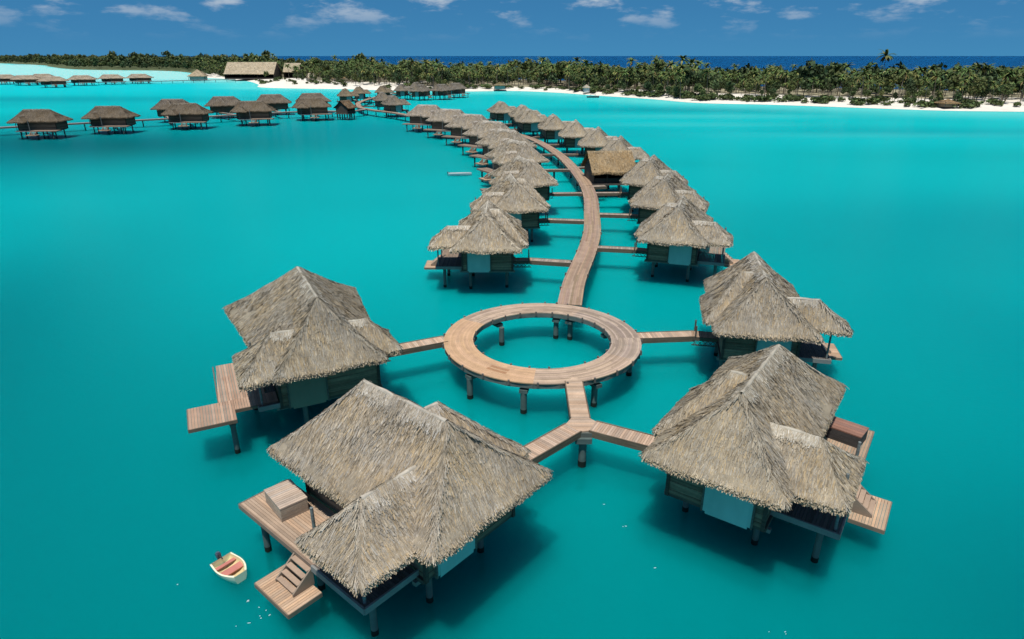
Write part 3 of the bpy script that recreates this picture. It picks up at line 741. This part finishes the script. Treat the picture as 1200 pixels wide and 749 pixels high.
# resample both with the same parameter
def dens_curve(P, n=10):
    out = []
    Q = np.vstack([P[:1], P, P[-1:]])
    for i in range(1, len(Q) - 2):
        p0, p1, p2, p3 = Q[i - 1:i + 3]
        for t in np.linspace(0, 1, n, endpoint=False):
            out.append(.5 * (2 * p1 + (p2 - p0) * t + (2 * p0 - 5 * p1 + 4 * p2 - p3) * t * t + (3 * p1 - p0 - 3 * p2 + p3) * t ** 3))
    out.append(Q[-2]); return np.array(out)
FRd, BKd = dens_curve(FR), dens_curve(BK)
wig = np.cumsum(RNG.normal(0, 1, len(FRd))); 
rows = np.array([-.05, -.02, .0, .02, .05, .09, .14, .2, .3, .45, .6, .75, .9, 1.0, 1.04])
def ground_z(x, y, s, w):
    dist = s * w
    z = np.interp(dist, [-9, -3, 0, 4, 14, 40], [WZ - 2.1, WZ - .4, WZ - .02, WZ + .55, .8, 1.5])
    z = np.where(s > .95, np.interp(s, [.95, 1.04], [1.2, WZ - 1.2]), z)
    z = z + 4.0 * np.exp(-(((x + 186) / 19) ** 2 + ((y - 572) / 22) ** 2)) + 2.0 * np.exp(-(((x + 150) / 22) ** 2 + ((y - 552) / 14) ** 2))
    return z
W_ = np.linalg.norm(BKd - FRd, axis=1)
V, Cc = [], []
for i in range(len(FRd)):
    for s in rows:
        p = FRd[i] + (BKd[i] - FRd[i]) * s
        z = float(ground_z(p[0], p[1], np.array(s), W_[i])); V.append((p[0], p[1], z))
nr = len(rows); F = []; C = []
for i in range(len(FRd) - 1):
    for j in range(nr - 1):
        F.append((i * nr + j, (i + 1) * nr + j, (i + 1) * nr + j + 1, i * nr + j + 1))
        dist = (rows[j] + rows[j + 1]) / 2 * W_[i]; c = np.array([.72, .67, .58])
        px = FRd[i]
        if rows[j] >= .14 and dist > (26 if px[0] < 60 else 70): c = np.array([.30, .27, .18]) * random.uniform(.75, 1.2)
        if px[0] < -420 and rows[j] >= -.001: c = np.array([.10, .12, .06]) if dist > 1 else np.array([.3, .35, .25])
        if rows[j] < -.001: c = np.array([.35, .68, .60]) if rows[j] < -.03 else np.array([.60, .74, .66])
        if -250 < px[0] < -100 and dist < 95: c = np.array([.72, .67, .58])
        C.append(c)
isl = MB(); isl.add(V, F, np.array(C)); o = isl.build('sand_island', M_sand, None, True); o['kind'] = 'structure'

# trees -------------------------------------------------------------
def frond_arrays(n, L, rng, droop, wid):
    Vs, Fs, Cs = [], [], []; nv = 0
    for k in range(n):
        az = 2 * math.pi * k / n * 2.4 + rng.uniform(-.3, .3); el = rng.uniform(-.35, 1.15); l = L * rng.uniform(.8, 1.1)
        p = np.zeros(3); seg = 5; pts = [p.copy()]; e = el
        for i in range(seg):
            p = p + np.array([math.cos(az) * math.cos(e), math.sin(az) * math.cos(e), math.sin(e)]) * l / seg; pts.append(p.copy()); e -= droop * (.7 + .5 * i / seg)
        sd = np.array([-math.sin(az), math.cos(az), 0])
        g = rng.uniform(.7, 1.25); c = np.array([.08, .13, .034]) * g if rng.uniform() < .78 else np.array([.18, .18, .055]) * g
        if el < -.25: c = np.array([.16, .12, .05]) * g
        for i in range(seg):
            wa = wid * (.45, 1, 1, .85, .55, .08)[i]; wb = wid * (.45, 1, 1, .85, .55, .08)[i + 1]
            for sg in (-1, 1):
                dz = np.array([0, 0, -.35])
                q = [pts[i], pts[i + 1], pts[i + 1] + (sd * sg + dz) * wb, pts[i] + (sd * sg + dz) * wa]
                Vs += q; Fs.append((nv, nv + 1, nv + 2, nv + 3)); nv += 4; Cs.append(c * rng.uniform(.85, 1.15))
    return np.array(Vs), Fs, np.array(Cs)
def palm_parts(rng, H):
    t = MB(); lean = rng.uniform(-.12, .12, 2) * H; pp = []
    for i in range(6):
        k = i / 5; pp.append((lean[0] * k * k, lean[1] * k * k, H * k))
    for i in range(5):
        t.cyl(pp[i][0], pp[i][1], pp[i][2] - .05, pp[i + 1][2], .24 - .025 * i, .215 - .025 * i, (.20, .17, .13), 7, pp[i + 1][0] - pp[i][0], pp[i + 1][1] - pp[i][1])
    V, F, C = frond_arrays(26, H * .27 + 1.1, rng, .3, .46); V += np.array(pp[-1])
    c = MB(); c.add(V, F, C)
    return t, c
def bush_arrays(rng, rad, h0, h1, n, size, base):
    Vs, Cs = [], []
    lobes = [(rng.uniform(-.5, .5) * rad, rng.uniform(-.5, .5) * rad, rng.uniform(.35, .85), rng.uniform(.4, .7) * rad) for _ in range(6)]
    for k in range(n):
        lx, ly, lz, lr = lobes[rng.integers(0, 6)]
        v = rng.normal(0, 1, 3); v /= np.linalg.norm(v); r = lr * rng.uniform(.65, 1.08)
        c = np.array([lx, ly, h0 + (h1 - h0) * lz]) + v * r * np.array([1, 1, (h1 - h0) / (2.2 * rad)])
        c[2] = max(c[2], h0 * .6)
        a = rng.normal(0, 1, 3); a /= np.linalg.norm(a); b = np.cross(a, v + rng.normal(0, .5, 3)); b /= (np.linalg.norm(b) + 1e-6)
        s = size * rng.uniform(.6, 1.4)
        Vs += [c - a * s - b * s * .6, c + a * s * .2 - b * s * .8, c + a * s + b * s * .5, c - a * s * .3 + b * s * .8]
        Cs.append(np.array(base) * rng.uniform(.65, 1.35) * np.array([rng.uniform(.85, 1.25), 1, 1]))
    return np.array(Vs), np.arange(4 * n).reshape(n, 4), np.array(Cs)
def tree_parts(rng, H, base):
    t = MB(); t.cyl(0, 0, -.3, H * .55, .32, .16, (.14, .115, .085), 7)
    for k in range(3):
        a = rng.uniform(0, 6.28); t.cyl(0, 0, H * .35, H * .7, .13, .06, (.14, .115, .085), 5, math.cos(a) * H * .18, math.sin(a) * H * .18)
    c = MB(); c.add(*bush_arrays(rng, H * .36, H * .25, H, 700, H * .042, base))
    return t, c
rg = np.random.default_rng(21)
PALMS = []
for k in range(6):
    t, c = palm_parts(rg, 11 + k * .7); PALMS.append((t.mesh('trunk', M_bark), c.mesh('crown', M_leaf)))
TREES = []
for k in range(4):
    t, c = tree_parts(rg, 9.5 + k, [(.06, .095, .034), (.085, .115, .038), (.05, .085, .034), (.10, .125, .04)][k]); TREES.append((t.mesh('trunk', M_bark), c.mesh('crown', M_leaf)))

# sample positions over the island; building plots and the open sand stay clear
CLEAR = [(-205, 650, 30), (-250, 690, 46), (-225, 700, 30), (-238, 715, 40), (-262, 715, 40), (-186, 566, 30), (-150, 548, 26), (-215, 600, 22), (-285, 690, 26), (-72, 500, 9), (-228, 722, 26), (228, 318, 7)]
cand = []
for i in range(len(FRd) - 1):
    x = FRd[i][0]
    if x < -3000 or x > 620: continue
    seg = np.linalg.norm(FRd[i + 1] - FRd[i]); area = seg * W_[i]
    per = 30 if x > -420 else (130 if x > -900 else 420)
    n = int(area / per); 
    for _ in range(n):
        s = rg.uniform(0, 1); f = rg.uniform()
        p = FRd[i] * (1 - f) + FRd[i + 1] * f; q = BKd[i] * (1 - f) + BKd[i + 1] * f; w = np.linalg.norm(q - p)
        dist = s * w
        if x > -420 and dist < 9 + 7 * (math.sin(p[0] * .11) + math.sin(p[0] * .043 + 1)) + 5: continue
        if dist < 6 or s > .97: continue
        pos = p + (q - p) * s
        if dist < 24 and rg.uniform() < .4 and x > -420: continue
        if x > 70 and dist < 55 and rg.uniform() < .38: continue
        if any((pos[0] - a) ** 2 + (pos[1] - b) ** 2 < r * r for a, b, r in CLEAR): continue
        if dist > 120 and x > -420 and rg.uniform() < .35: continue
        cand.append((pos[0], pos[1], s, w, dist))
inview = lambda x, y: abs(x) < (y + 9) * .84
cand = [c for c in cand if inview(c[0], c[1])]
cand.sort(key=lambda c: c[4] + .12 * c[1])
n_p = n_t = 0; rest = []
for (x, y, s, w, dist) in cand:
    z = float(ground_z(np.array(x), np.array(y), np.array(s), w)) - .15
    palmy = rg.uniform() < ((.5 if dist > 22 else .35) if x > -200 else .3)
    sc = (rg.uniform(.5, 1.0) if palmy else rg.uniform(.45, 1.0)) * (1.0 + .28 * math.sin(x * .031 + 1) * math.sin(x * .083 + y * .02)) * (1.04 if rg.uniform() < .93 else 1.4)
    if dist < 35 and not palmy: sc *= .75
    if x < -420: sc *= 1.45
    if palmy and n_p < 215:
        n_p += 1; k = rg.integers(0, 6); name, ms = 'palm_tree', PALMS[k]; lab, cat, grp = 'green coconut palm in the grove behind the white beach', 'palm tree', 'palms in the beachside grove'
    elif not palmy and n_t < 75:
        n_t += 1; k = rg.integers(0, 4); name, ms = 'broadleaf_tree', TREES[k]; lab, cat, grp = 'dark green leafy tree among the palms behind the beach', 'tree', 'leafy trees in the beachside grove'
    else:
        rest.append((x, y, z, palmy, sc)); continue
    r_ = empty(name, (x, y, z), rg.uniform(0, 6.28)); r_.scale = (sc, sc, sc); tag(r_, lab, cat, grp)
    g = rg.uniform(.8, 1.25)
    for nm, me in zip(('trunk', 'crown'), ms):
        o = bpy.data.objects.new(nm, me); COL.objects.link(o); o.parent = r_; o.color = (g * rg.uniform(.9, 1.15), g, g * .95, 1)
wood = MB()
lowp = [frond_arrays(20, 4.2, rg, .33, .5) for _ in range(5)]
lowt = [bush_arrays(rg, 4.2, 2.5, 11, 190, .72, b) for b in ((.06, .095, .034), (.09, .118, .038), (.05, .085, .034))]
for (x, y, z, palmy, sc) in rest:
    a = rg.uniform(0, 6.28); ca_, sa_ = math.cos(a), math.sin(a); g = rg.uniform(.75, 1.25)
    if palmy and x > -500:
        V, F, C = lowp[rg.integers(0, 5)]; h = rg.uniform(10, 14.5) * sc * .95; F = np.array(F)
    else:
        V, F, C = lowt[rg.integers(0, 3)]; h = 0
    Vr = np.stack([V[:, 0] * ca_ - V[:, 1] * sa_, V[:, 0] * sa_ + V[:, 1] * ca_, V[:, 2]], 1) * sc * (1 if palmy else rg.uniform(.9, 1.35)) + np.array([x, y, z + h])
    wood.add(Vr, F, C * g)
    if h: wood.cyl(x, y, z, z + h, .2, .14, (.2, .17, .13), 4)
o = wood.build('woodland', M_leaf); o['kind'] = 'stuff'; o['label'] = 'dense mass of palms and leafy trees filling the island behind the beach'; o['category'] = 'woodland'; o.color = (1, 1, 1, 1)

# low shrubs on the sand
SHR = []
for k in range(3):
    c = MB(); c.add(*bush_arrays(rg, 1.9, 0, 1.9, 160, .34, (.07, .10, .032))); SHR.append(c.mesh('beach_shrub', M_leaf))
shr = []
for i in range(len(FRd) - 1):
    x = FRd[i][0]
    for _rep in range(1 if x < 40 else 3):
      if -360 < x < 330 and rg.uniform() < .75:
        w = W_[i]; d_ = rg.uniform(6, 22); ii = min(i + 1, len(FRd) - 1); f = rg.uniform(); pos = (FRd[i] * (1 - f) + FRd[ii] * f); pos = pos + (BKd[i] - FRd[i]) * d_ / w
        if inview(*pos) and (pos[0] + 186) ** 2 + (pos[1] - 566) ** 2 > 30: shr.append((pos[0], pos[1], d_ / w, w))
random.shuffle(shr)
for (x, y, s, w) in shr[:170]:
    o = bpy.data.objects.new('beach_shrub', SHR[rg.integers(0, 3)]); COL.objects.link(o)
    o.location = (x, y, float(ground_z(np.array(x), np.array(y), np.array(s), w)) - .1); sc = rg.uniform(.7, 1.9); o.scale = (sc * 1.4, sc, sc * .9); o.rotation_euler = (0, 0, rg.uniform(0, 6))
    g = rg.uniform(.8, 1.2); o.color = (g, g, g, 1); tag(o, 'low dark shrub growing at the edge of the white sand', 'shrub', 'shrubs on the beach')

# buildings on the beach
gable('beach_hall', (-266, 712, 1), R(2), 50, 30, 5.0, 16, (1.45, 1.38, 1.26), 'huge pale thatched hall with a long ridge behind the sand mound', 'hall', .4, False, dens=5)
gable('beach_hall', (-229, 726, 1), R(2), 17, 20, 6.5, 15, (1.4, 1.33, 1.2), 'smaller pale thatched wing just right of the huge beach hall', 'hall', .4, False, dens=5)
def pyramid(name, loc, rz, w, ze, zr, col, label, cat, wallc=(.5, .46, .4)):
    root = empty(name, loc, rz); a = w / 2; z = np.array([0, 0, zr])
    c = [np.array(p, float) for p in ((-a, -a, ze), (a, -a, ze), (a, a, ze), (-a, a, ze))]
    r = roof_piece([(c[i], c[(i + 1) % 4], z, z) for i in range(4)], [], 8, .25, .1, seed=3); o = r.build('roof', M_thatch, root); o.color = (*col, 1)
    w_ = MB(); b = a * .8; w_.box(-b, b, -b, b, -.5, ze + .5, wallc); w_.build('wall', M_wood, root)
    for sx in (-1, 1):
        p = MB(); p.box(sx * a * .9 - .15, sx * a * .9 + .15, -a * .9 - .15, -a * .9 + .15, -.5, ze + .3, (.15, .12, .1)); p.build('roof_post', M_wood, root)
    return tag(root, label, cat)
pyramid('beach_pavilion', (-318, 700, .9), R(10), 17, 3.2, 9.5, (1.3, 1.2, 1.05), 'pale pyramid-roofed pavilion at the shore end of the distant jetty', 'pavilion')
pyramid('beach_pavilion', (-186, 640, 1.5), R(30), 10, 3.2, 8.5, (1.5, 1.5, 1.5), 'whitish peaked pavilion right of the beach hall', 'pavilion')
pyramid('beach_pavilion', (-158, 630, 1.5), R(15), 13, 3.0, 8.0, (1.1, .92, .62), 'golden thatched pavilion among palms right of the whitish peaked one', 'pavilion')
pyramid('beach_shelter', (-9, 497, 1.2), R(5), 9, 2.2, 4.4, (.62, .58, .4), 'low olive shelter on the sand right of the bungalow cluster', 'shelter')
pyramid('beach_shelter', (49, 452, 1.2), R(5), 4.5, 2.6, 4.5, (1.5, 1.5, 1.5), 'little white shelter on the sand above the dark launch', 'shelter', (.6, .62, .62))
pyramid('beach_shelter', (206, 322, 1.2), R(5), 8, 1.3, 3.0, (.95, .74, .52), 'low brown shelter near the right end of the beach', 'shelter', (.2, .15, .1))

# ------------------------------------------------------------------ water
ys = np.concatenate([np.linspace(-40, 60, 41)[:-1], np.geomspace(60, 1600, 110)[:-1], np.geomspace(1600, 70000, 24)])
us = np.linspace(-1.25, 1.25, 141)
UU, YY = np.meshgrid(us, ys); XX = UU * (YY + 75)
Pw = np.stack([XX.ravel(), YY.ravel()], 1)
segA, segB = FRd[:-1], FRd[1:]
def shore_dist(P):
    out = np.empty(len(P)); sgn = np.empty(len(P))
    for c0 in range(0, len(P), 2000):
        Q = P[c0:c0 + 2000, None, :]; ab = segB - segA
        t = np.clip(((Q - segA) * ab).sum(-1) / (ab ** 2).sum(-1), 0, 1)
        dd = Q - (segA + ab * t[..., None]); dist = np.linalg.norm(dd, axis=-1); k = dist.argmin(1); r = np.arange(len(k))
        out[c0:c0 + 2000] = dist[r, k]; dk = dd[r, k]; abk = ab[k]
        sgn[c0:c0 + 2000] = np.sign(abk[:, 0] * dk[:, 1] - abk[:, 1] * dk[:, 0])
    return out, sgn
dist, sg = shore_dist(Pw)
X_, Y_ = Pw[:, 0], Pw[:, 1]
ocean = (sg > 0) & (dist > 30)
def n2(x, y, sx, sy, seed):
    r = np.random.default_rng(seed); v = 0
    for k in range(5):
        a, b, c = r.uniform(-1, 1), r.uniform(.5, 1.2), r.uniform(0, 6.28)
        v = v + np.sin((x / sx) * (a + .3) * (1 + .5 * k) + (y / sy) * b * (1 + .5 * k) + c + 1.3 * np.sin(x / sx * .7 + k)) / (1 + .4 * k)
    return v / 2.6
TEAL = np.array([.0005, .385, .392]); DEEP_SHADE = np.array([.0005, .20, .23]); MID = np.array([.0005, .305, .312]); PALE_ = np.array([.07, .56, .53]); OCEAN = np.array([.002, .04, .125]); BRIGHT = np.array([.003, .405, .445])
col = np.tile(TEAL, (len(Pw), 1))
def mixto(c, w):
    global col
    w = np.clip(w, 0, 1)[:, None]; col = col * (1 - w) + np.asarray(c) * w
sm = lambda a, b, v: (lambda t: t * t * (3 - 2 * t))(np.clip((v - a) / (b - a), 0, 1))
mixto(MID, .8 * sm(-.1, 1.1, n2(X_, Y_, 45, 26, 3))); mixto(MID, .35 * sm(.0, 1.3, n2(X_ + .4 * Y_, Y_, 15, 9, 31)))
mixto(MID * .92, .55 * sm(.15, 1.0, n2(X_ - .3 * Y_, Y_, 60, 38, 44))); mixto(TEAL * 1.1, .6 * sm(.15, 1.0, -n2(X_ - .3 * Y_, Y_, 52, 30, 47)))
mixto(DEEP_SHADE, .38 * sm(.1, 1.3, n2(X_, Y_, 120, 50, 5)))
blob = lambda x, y, rx, ry: np.exp(-(((X_ - x) / rx) ** 2 + ((Y_ - y) / ry) ** 2))
mixto(BRIGHT, .45 * sm(240, 90, dist) * (.5 + .5 * n2(X_, Y_, 130, 22, 8)) * (Y_ > 180))
mixto(BRIGHT, .4 * sm(340, 480, Y_) * (X_ < -60)); mixto(BRIGHT * 1.12, .8 * sm(430, 560, Y_) * (X_ < -100))
mixto(DEEP_SHADE * .2, 1.0 * blob(-130, 190, 100, 48)); mixto(DEEP_SHADE * .9, .6 * blob(-110, 265, 90, 40)); mixto(DEEP_SHADE * .9, .8 * blob(-60, 225, 60, 35)); mixto(DEEP_SHADE * .8, .7 * blob(-150, 150, 60, 60))  # cloud shadow around the left bungalows, painted into the water colour
mixto(DEEP_SHADE * .72, 1.0 * blob(-54, 46, 32, 44)); mixto(DEEP_SHADE, .35 * blob(-32, 20, 16, 18)); mixto(DEEP_SHADE * .95, .85 * blob(30, 18, 15, 16)); mixto(DEEP_SHADE * 1.1, .6 * blob(48, 45, 16, 30))  # darker sides: lens falloff as well as depth, painted into the water
mixto(DEEP_SHADE * 1.1, .6 * blob(80, 95, 40, 30)); mixto(MID * .9, .6 * blob(130, 170, 60, 22)); mixto(TEAL * 1.1, .7 * blob(-22, 80, 26, 34)); mixto(TEAL * 1.15, .8 * blob(3, 46, 12, 14)); mixto(MID, .55 * blob(-50, 140, 38, 50)); mixto(MID, .35 * blob(70, 150, 50, 40))
mixto(DEEP_SHADE * 1.1, .75 * blob(-270, 400, 180, 32)); mixto(DEEP_SHADE * 1.1, .75 * blob(70, 320, 75, 16)); mixto(DEEP_SHADE * 1.2, .6 * blob(160, 225, 60, 14))
mixto(PALE_, .95 * sm(58, 3, dist) * (.75 + .25 * n2(X_, Y_, 60, 14, 12)))
mixto(PALE_ * .9, .35 * blob(85, 285, 60, 9)); mixto(PALE_ * .9, .2 * blob(120, 215, 50, 7)); mixto(PALE_ * .85, .3 * blob(70, 250, 40, 6))
mixto(np.array([.28, .66, .60]), .85 * sm(600, 800, Y_) * (X_ < -250) * (sg < 0))
mixto(OCEAN, ocean.astype(float))
wm = MB(); ny, nx = len(ys), len(us); idx = np.arange(ny * nx).reshape(ny, nx)
Fw = np.stack([idx[:-1, :-1], idx[:-1, 1:], idx[1:, 1:], idx[1:, :-1]], -1).reshape(-1, 4)
SEA_Z = WZ - 1.7
wm.add(np.column_stack([Pw, np.full(len(Pw), SEA_Z)]), Fw, (0, .3, .3))
M_bed = bpy.data.materials.new('lagoon_bed'); M_bed.use_nodes = True
nt = M_bed.node_tree; N, L = nt.nodes, nt.links; bs = N['Principled BSDF']
at = N.new('ShaderNodeAttribute'); at.attribute_name = 'depth_shade_colour'; L.new(at.outputs['Color'], bs.inputs['Base Color'])
bs.inputs['Roughness'].default_value = 1; bs.inputs['Specular IOR Level'].default_value = 0
bs.subsurface_method = 'RANDOM_WALK'
bs.inputs['Subsurface Weight'].default_value = 1.0; bs.inputs['Subsurface Radius'].default_value = (.3, 1.0, 1.0); bs.inputs['Subsurface Scale'].default_value = 12
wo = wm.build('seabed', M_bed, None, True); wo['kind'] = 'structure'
at_ = wo.data.attributes.new('depth_shade_colour', 'FLOAT_COLOR', 'POINT')  # holds depth tones plus the painted cloud shadow and side falloff
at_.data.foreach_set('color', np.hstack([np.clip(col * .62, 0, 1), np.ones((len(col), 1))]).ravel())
# clear, rippled surface over the bed
M_water = bpy.data.materials.new('lagoon_water'); M_water.use_nodes = True
nt = M_water.node_tree; N, L = nt.nodes, nt.links; N.remove(N['Principled BSDF'])
tr = N.new('ShaderNodeBsdfTransparent'); tr.inputs[0].default_value = (.30, .97, 1, 1)
gl = N.new('ShaderNodeBsdfGlossy'); gl.inputs['Roughness'].default_value = .08
tc = N.new('ShaderNodeTexCoord')
hsum = None
for sc, amp, stretch in ((.9, .5, (1, 1.5, 1)), (3.2, .3, (1, 1.3, 1)), (9, .14, (1, 1, 1))):
    mp = N.new('ShaderNodeMapping'); mp.inputs['Scale'].default_value = stretch; mp.inputs['Rotation'].default_value = (0, 0, .5)
    L.new(tc.outputs['Object'], mp.inputs['Vector'])
    nz = N.new('ShaderNodeTexNoise'); nz.inputs['Scale'].default_value = sc; nz.inputs['Detail'].default_value = 3; L.new(mp.outputs[0], nz.inputs['Vector'])
    ma = N.new('ShaderNodeMath'); ma.operation = 'MULTIPLY'; ma.inputs[1].default_value = amp; L.new(nz.outputs[0], ma.inputs[0])
    if hsum is None: hsum = ma.outputs[0]
    else:
        ad = N.new('ShaderNodeMath'); L.new(hsum, ad.inputs[0]); L.new(ma.outputs[0], ad.inputs[1]); hsum = ad.outputs[0]
bp = N.new('ShaderNodeBump'); bp.inputs['Strength'].default_value = .6; bp.inputs['Distance'].default_value = .15
L.new(hsum, bp.inputs['Height']); L.new(bp.outputs[0], gl.inputs['Normal'])
fr = N.new('ShaderNodeFresnel'); fr.inputs['IOR'].default_value = 1.33; L.new(bp.outputs[0], fr.inputs['Normal'])
fm = N.new('ShaderNodeMath'); fm.operation = 'MULTIPLY'; fm.inputs[1].default_value = .30; L.new(fr.outputs[0], fm.inputs[0])   # polarised: most glare is gone
fc = N.new('ShaderNodeMath'); fc.operation = 'MINIMUM'; fc.inputs[1].default_value = .10; L.new(fm.outputs[0], fc.inputs[0])
# suspended coral silt: the longer the path through the water, the milkier
mk_ = N.new('ShaderNodeBsdfPrincipled'); mk_.inputs['Roughness'].default_value = 1; mk_.inputs['Specular IOR Level'].default_value = 0; mk_.subsurface_method = 'RANDOM_WALK'
at = N.new('ShaderNodeAttribute'); at.attribute_name = 'depth_shade_colour'; L.new(at.outputs['Color'], mk_.inputs['Base Color'])
mk_.inputs['Subsurface Weight'].default_value = 1.0; mk_.inputs['Subsurface Radius'].default_value = (.3, 1.0, 1.0); mk_.inputs['Subsurface Scale'].default_value = 12
ge = N.new('ShaderNodeNewGeometry'); dt = N.new('ShaderNodeVectorMath'); dt.operation = 'DOT_PRODUCT'; L.new(ge.outputs['Incoming'], dt.inputs[0]); L.new(ge.outputs['True Normal'], dt.inputs[1])
def wmath(op, a, b):
    m = N.new('ShaderNodeMath'); m.operation = op
    for i, v in enumerate((a, b)):
        if isinstance(v, (int, float)): m.inputs[i].default_value = v
        else: L.new(v, m.inputs[i])
    return m.outputs[0]
cosv = wmath('MAXIMUM', wmath('ABSOLUTE', dt.outputs['Value'], 0), .03)
opa = wmath('SUBTRACT', 1.0, wmath('POWER', 2.718, wmath('DIVIDE', -.62, cosv)))
b2 = N.new('ShaderNodeBump'); b2.inputs['Strength'].default_value = .22; b2.inputs['Distance'].default_value = .15; L.new(hsum, b2.inputs['Height']); L.new(b2.outputs[0], mk_.inputs['Normal'])
bm = N.new('ShaderNodeMixShader'); L.new(opa, bm.inputs[0]); L.new(tr.outputs[0], bm.inputs[1]); L.new(mk_.outputs[0], bm.inputs[2])
ms = N.new('ShaderNodeMixShader'); L.new(fc.outputs[0], ms.inputs[0]); L.new(bm.outputs[0], ms.inputs[1]); L.new(gl.outputs[0], ms.inputs[2])
L.new(ms.outputs[0], N['Material Output'].inputs['Surface'])
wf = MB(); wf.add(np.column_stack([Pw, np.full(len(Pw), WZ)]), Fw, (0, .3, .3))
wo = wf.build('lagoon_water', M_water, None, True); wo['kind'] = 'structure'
at_ = wo.data.attributes.new('depth_shade_colour', 'FLOAT_COLOR', 'POINT')
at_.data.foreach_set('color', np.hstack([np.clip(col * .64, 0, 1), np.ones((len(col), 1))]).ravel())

fo = MB()  # wave glints put in as small white flecks, sparkle in their colour
spots = [(-12.4, 23.0), (-11.4, 22.6), (-10.9, 22.2), (-12.1, 21.8), (-15.8, 23.8), (6.2, 28.3), (5.3, 30.1), (7.2, 25.2), (11.8, 21.4)]
for (x, y) in spots:
    for k in range(random.randint(1, 3)):
        px_, py_ = x + random.gauss(0, .22), y + random.gauss(0, .12); l, w = random.uniform(.02, .07), random.uniform(.006, .014); a = .35 + random.gauss(0, .35)
        pts = [(px_ + l * math.cos(t) * math.cos(a) - w * math.sin(t) * math.sin(a), py_ + l * math.cos(t) * math.sin(a) + w * math.sin(t) * math.cos(a)) for t in np.linspace(0, 6.28, 7)[:-1]]
        fo.prism(pts, WZ + .004, WZ + .025, (.8, .84, .84))
o = fo.build('glint', M_glint); o['kind'] = 'stuff'; o['label'] = 'small white wave-glint flecks scattered on the near turquoise water'; o['category'] = 'glint'

# ------------------------------------------------------------------ world, sun, camera
SUN_EL, SUN_AZ = 72.0, 200.0     # azimuth clockwise from +Y: behind the camera, a little left
W = bpy.data.worlds.new('World'); S.world = W; W.use_nodes = True
nt = W.node_tree; N, L = nt.nodes, nt.links; bg = N['Background']; bg.inputs['Strength'].default_value = .1
sky = N.new('ShaderNodeTexSky'); sky.sky_type = 'NISHITA'; sky.sun_disc = False; sky.sun_elevation = R(SUN_EL); sky.sun_rotation = R(SUN_AZ)
sky.altitude = 0; sky.air_density = 1.0; sky.dust_density = .3; sky.ozone_density = 3.0
tc = N.new('ShaderNodeTexCoord'); sx = N.new('ShaderNodeSeparateXYZ'); L.new(tc.outputs['Generated'], sx.inputs[0])
def math_(op, a, b=None, c=None):
    m = N.new('ShaderNodeMath'); m.operation = op
    for i, v in enumerate((a, b, c)):
        if v is None: continue
        if isinstance(v, (int, float)): m.inputs[i].default_value = v
        else: L.new(v, m.inputs[i])
    return m.outputs[0]
z = math_('MAXIMUM', sx.outputs['Z'], 0.0)
zz = math_('MULTIPLY_ADD', z, .85, .16)
cx = N.new('ShaderNodeCombineXYZ'); L.new(sx.outputs['X'], cx.inputs[0]); L.new(sx.outputs['Y'], cx.inputs[1]); L.new(zz, cx.inputs[2])
nm = N.new('ShaderNodeVectorMath'); nm.operation = 'NORMALIZE'; L.new(cx.outputs[0], nm.inputs[0]); L.new(nm.outputs[0], sky.inputs['Vector'])
az = math_('ARCTAN2', sx.outputs['X'], sx.outputs['Y'])
cc = N.new('ShaderNodeCombineXYZ'); L.new(math_('MULTIPLY', az, 11.0), cc.inputs[0]); L.new(math_('MULTIPLY', z, 34.0), cc.inputs[1])
nz = N.new('ShaderNodeTexNoise'); nz.inputs['Scale'].default_value = 1.0; nz.inputs['Detail'].default_value = 7; nz.inputs['Roughness'].default_value = .58; L.new(cc.outputs[0], nz.inputs['Vector'])
mr = N.new('ShaderNodeMapRange'); mr.interpolation_type = 'SMOOTHSTEP'; mr.inputs['From Min'].default_value = .5; mr.inputs['From Max'].default_value = .66; L.new(nz.outputs[0], mr.inputs['Value'])
mk = N.new('ShaderNodeMapRange'); mk.interpolation_type = 'SMOOTHSTEP'; mk.inputs['From Min'].default_value = .015; mk.inputs['From Max'].default_value = .085; L.new(z, mk.inputs['Value'])
cl = math_('MULTIPLY', math_('MULTIPLY', mr.outputs[0], mk.outputs[0]), .9)
tint = N.new('ShaderNodeMix'); tint.data_type = 'RGBA'; tint.blend_type = 'MULTIPLY'; tint.inputs[0].default_value = 1; L.new(sky.outputs[0], tint.inputs[6]); tint.inputs[7].default_value = (.185, .52, .69, 1)
mx = N.new('ShaderNodeMix'); mx.data_type = 'RGBA'; L.new(cl, mx.inputs[0]); L.new(tint.outputs[2], mx.inputs[6]); mx.inputs[7].default_value = (4.6, 5.2, 5.9, 1)
L.new(mx.outputs[2], bg.inputs['Color'])

sd = bpy.data.lights.new('sun', 'SUN'); sd.energy = 4.2; sd.angle = R(.5); sd.color = (1, .95, .87)
so_ = bpy.data.objects.new('sun', sd); COL.objects.link(so_)
a, e = R(SUN_AZ), R(SUN_EL); v = Vector((math.sin(a) * math.cos(e), math.cos(a) * math.cos(e), math.sin(e)))
so_.rotation_euler = v.to_track_quat('Z', 'Y').to_euler(); so_.location = (0, -30, 80)

cam = bpy.data.cameras.new('camera'); co = bpy.data.objects.new('camera', cam); COL.objects.link(co)
cam.sensor_width = 36; cam.lens = 757.7 / 1200 * 36; cam.clip_start = .5; cam.clip_end = 200000
co.location = (0, 0, 23); co.rotation_euler = (R(90 - 22.19), 0, 0)
S.camera = co
vs = S.view_settings; vs.view_transform = 'Standard'; vs.look = 'None'; vs.exposure = 0.2; vs.gamma = 1; vs.use_curve_mapping = False
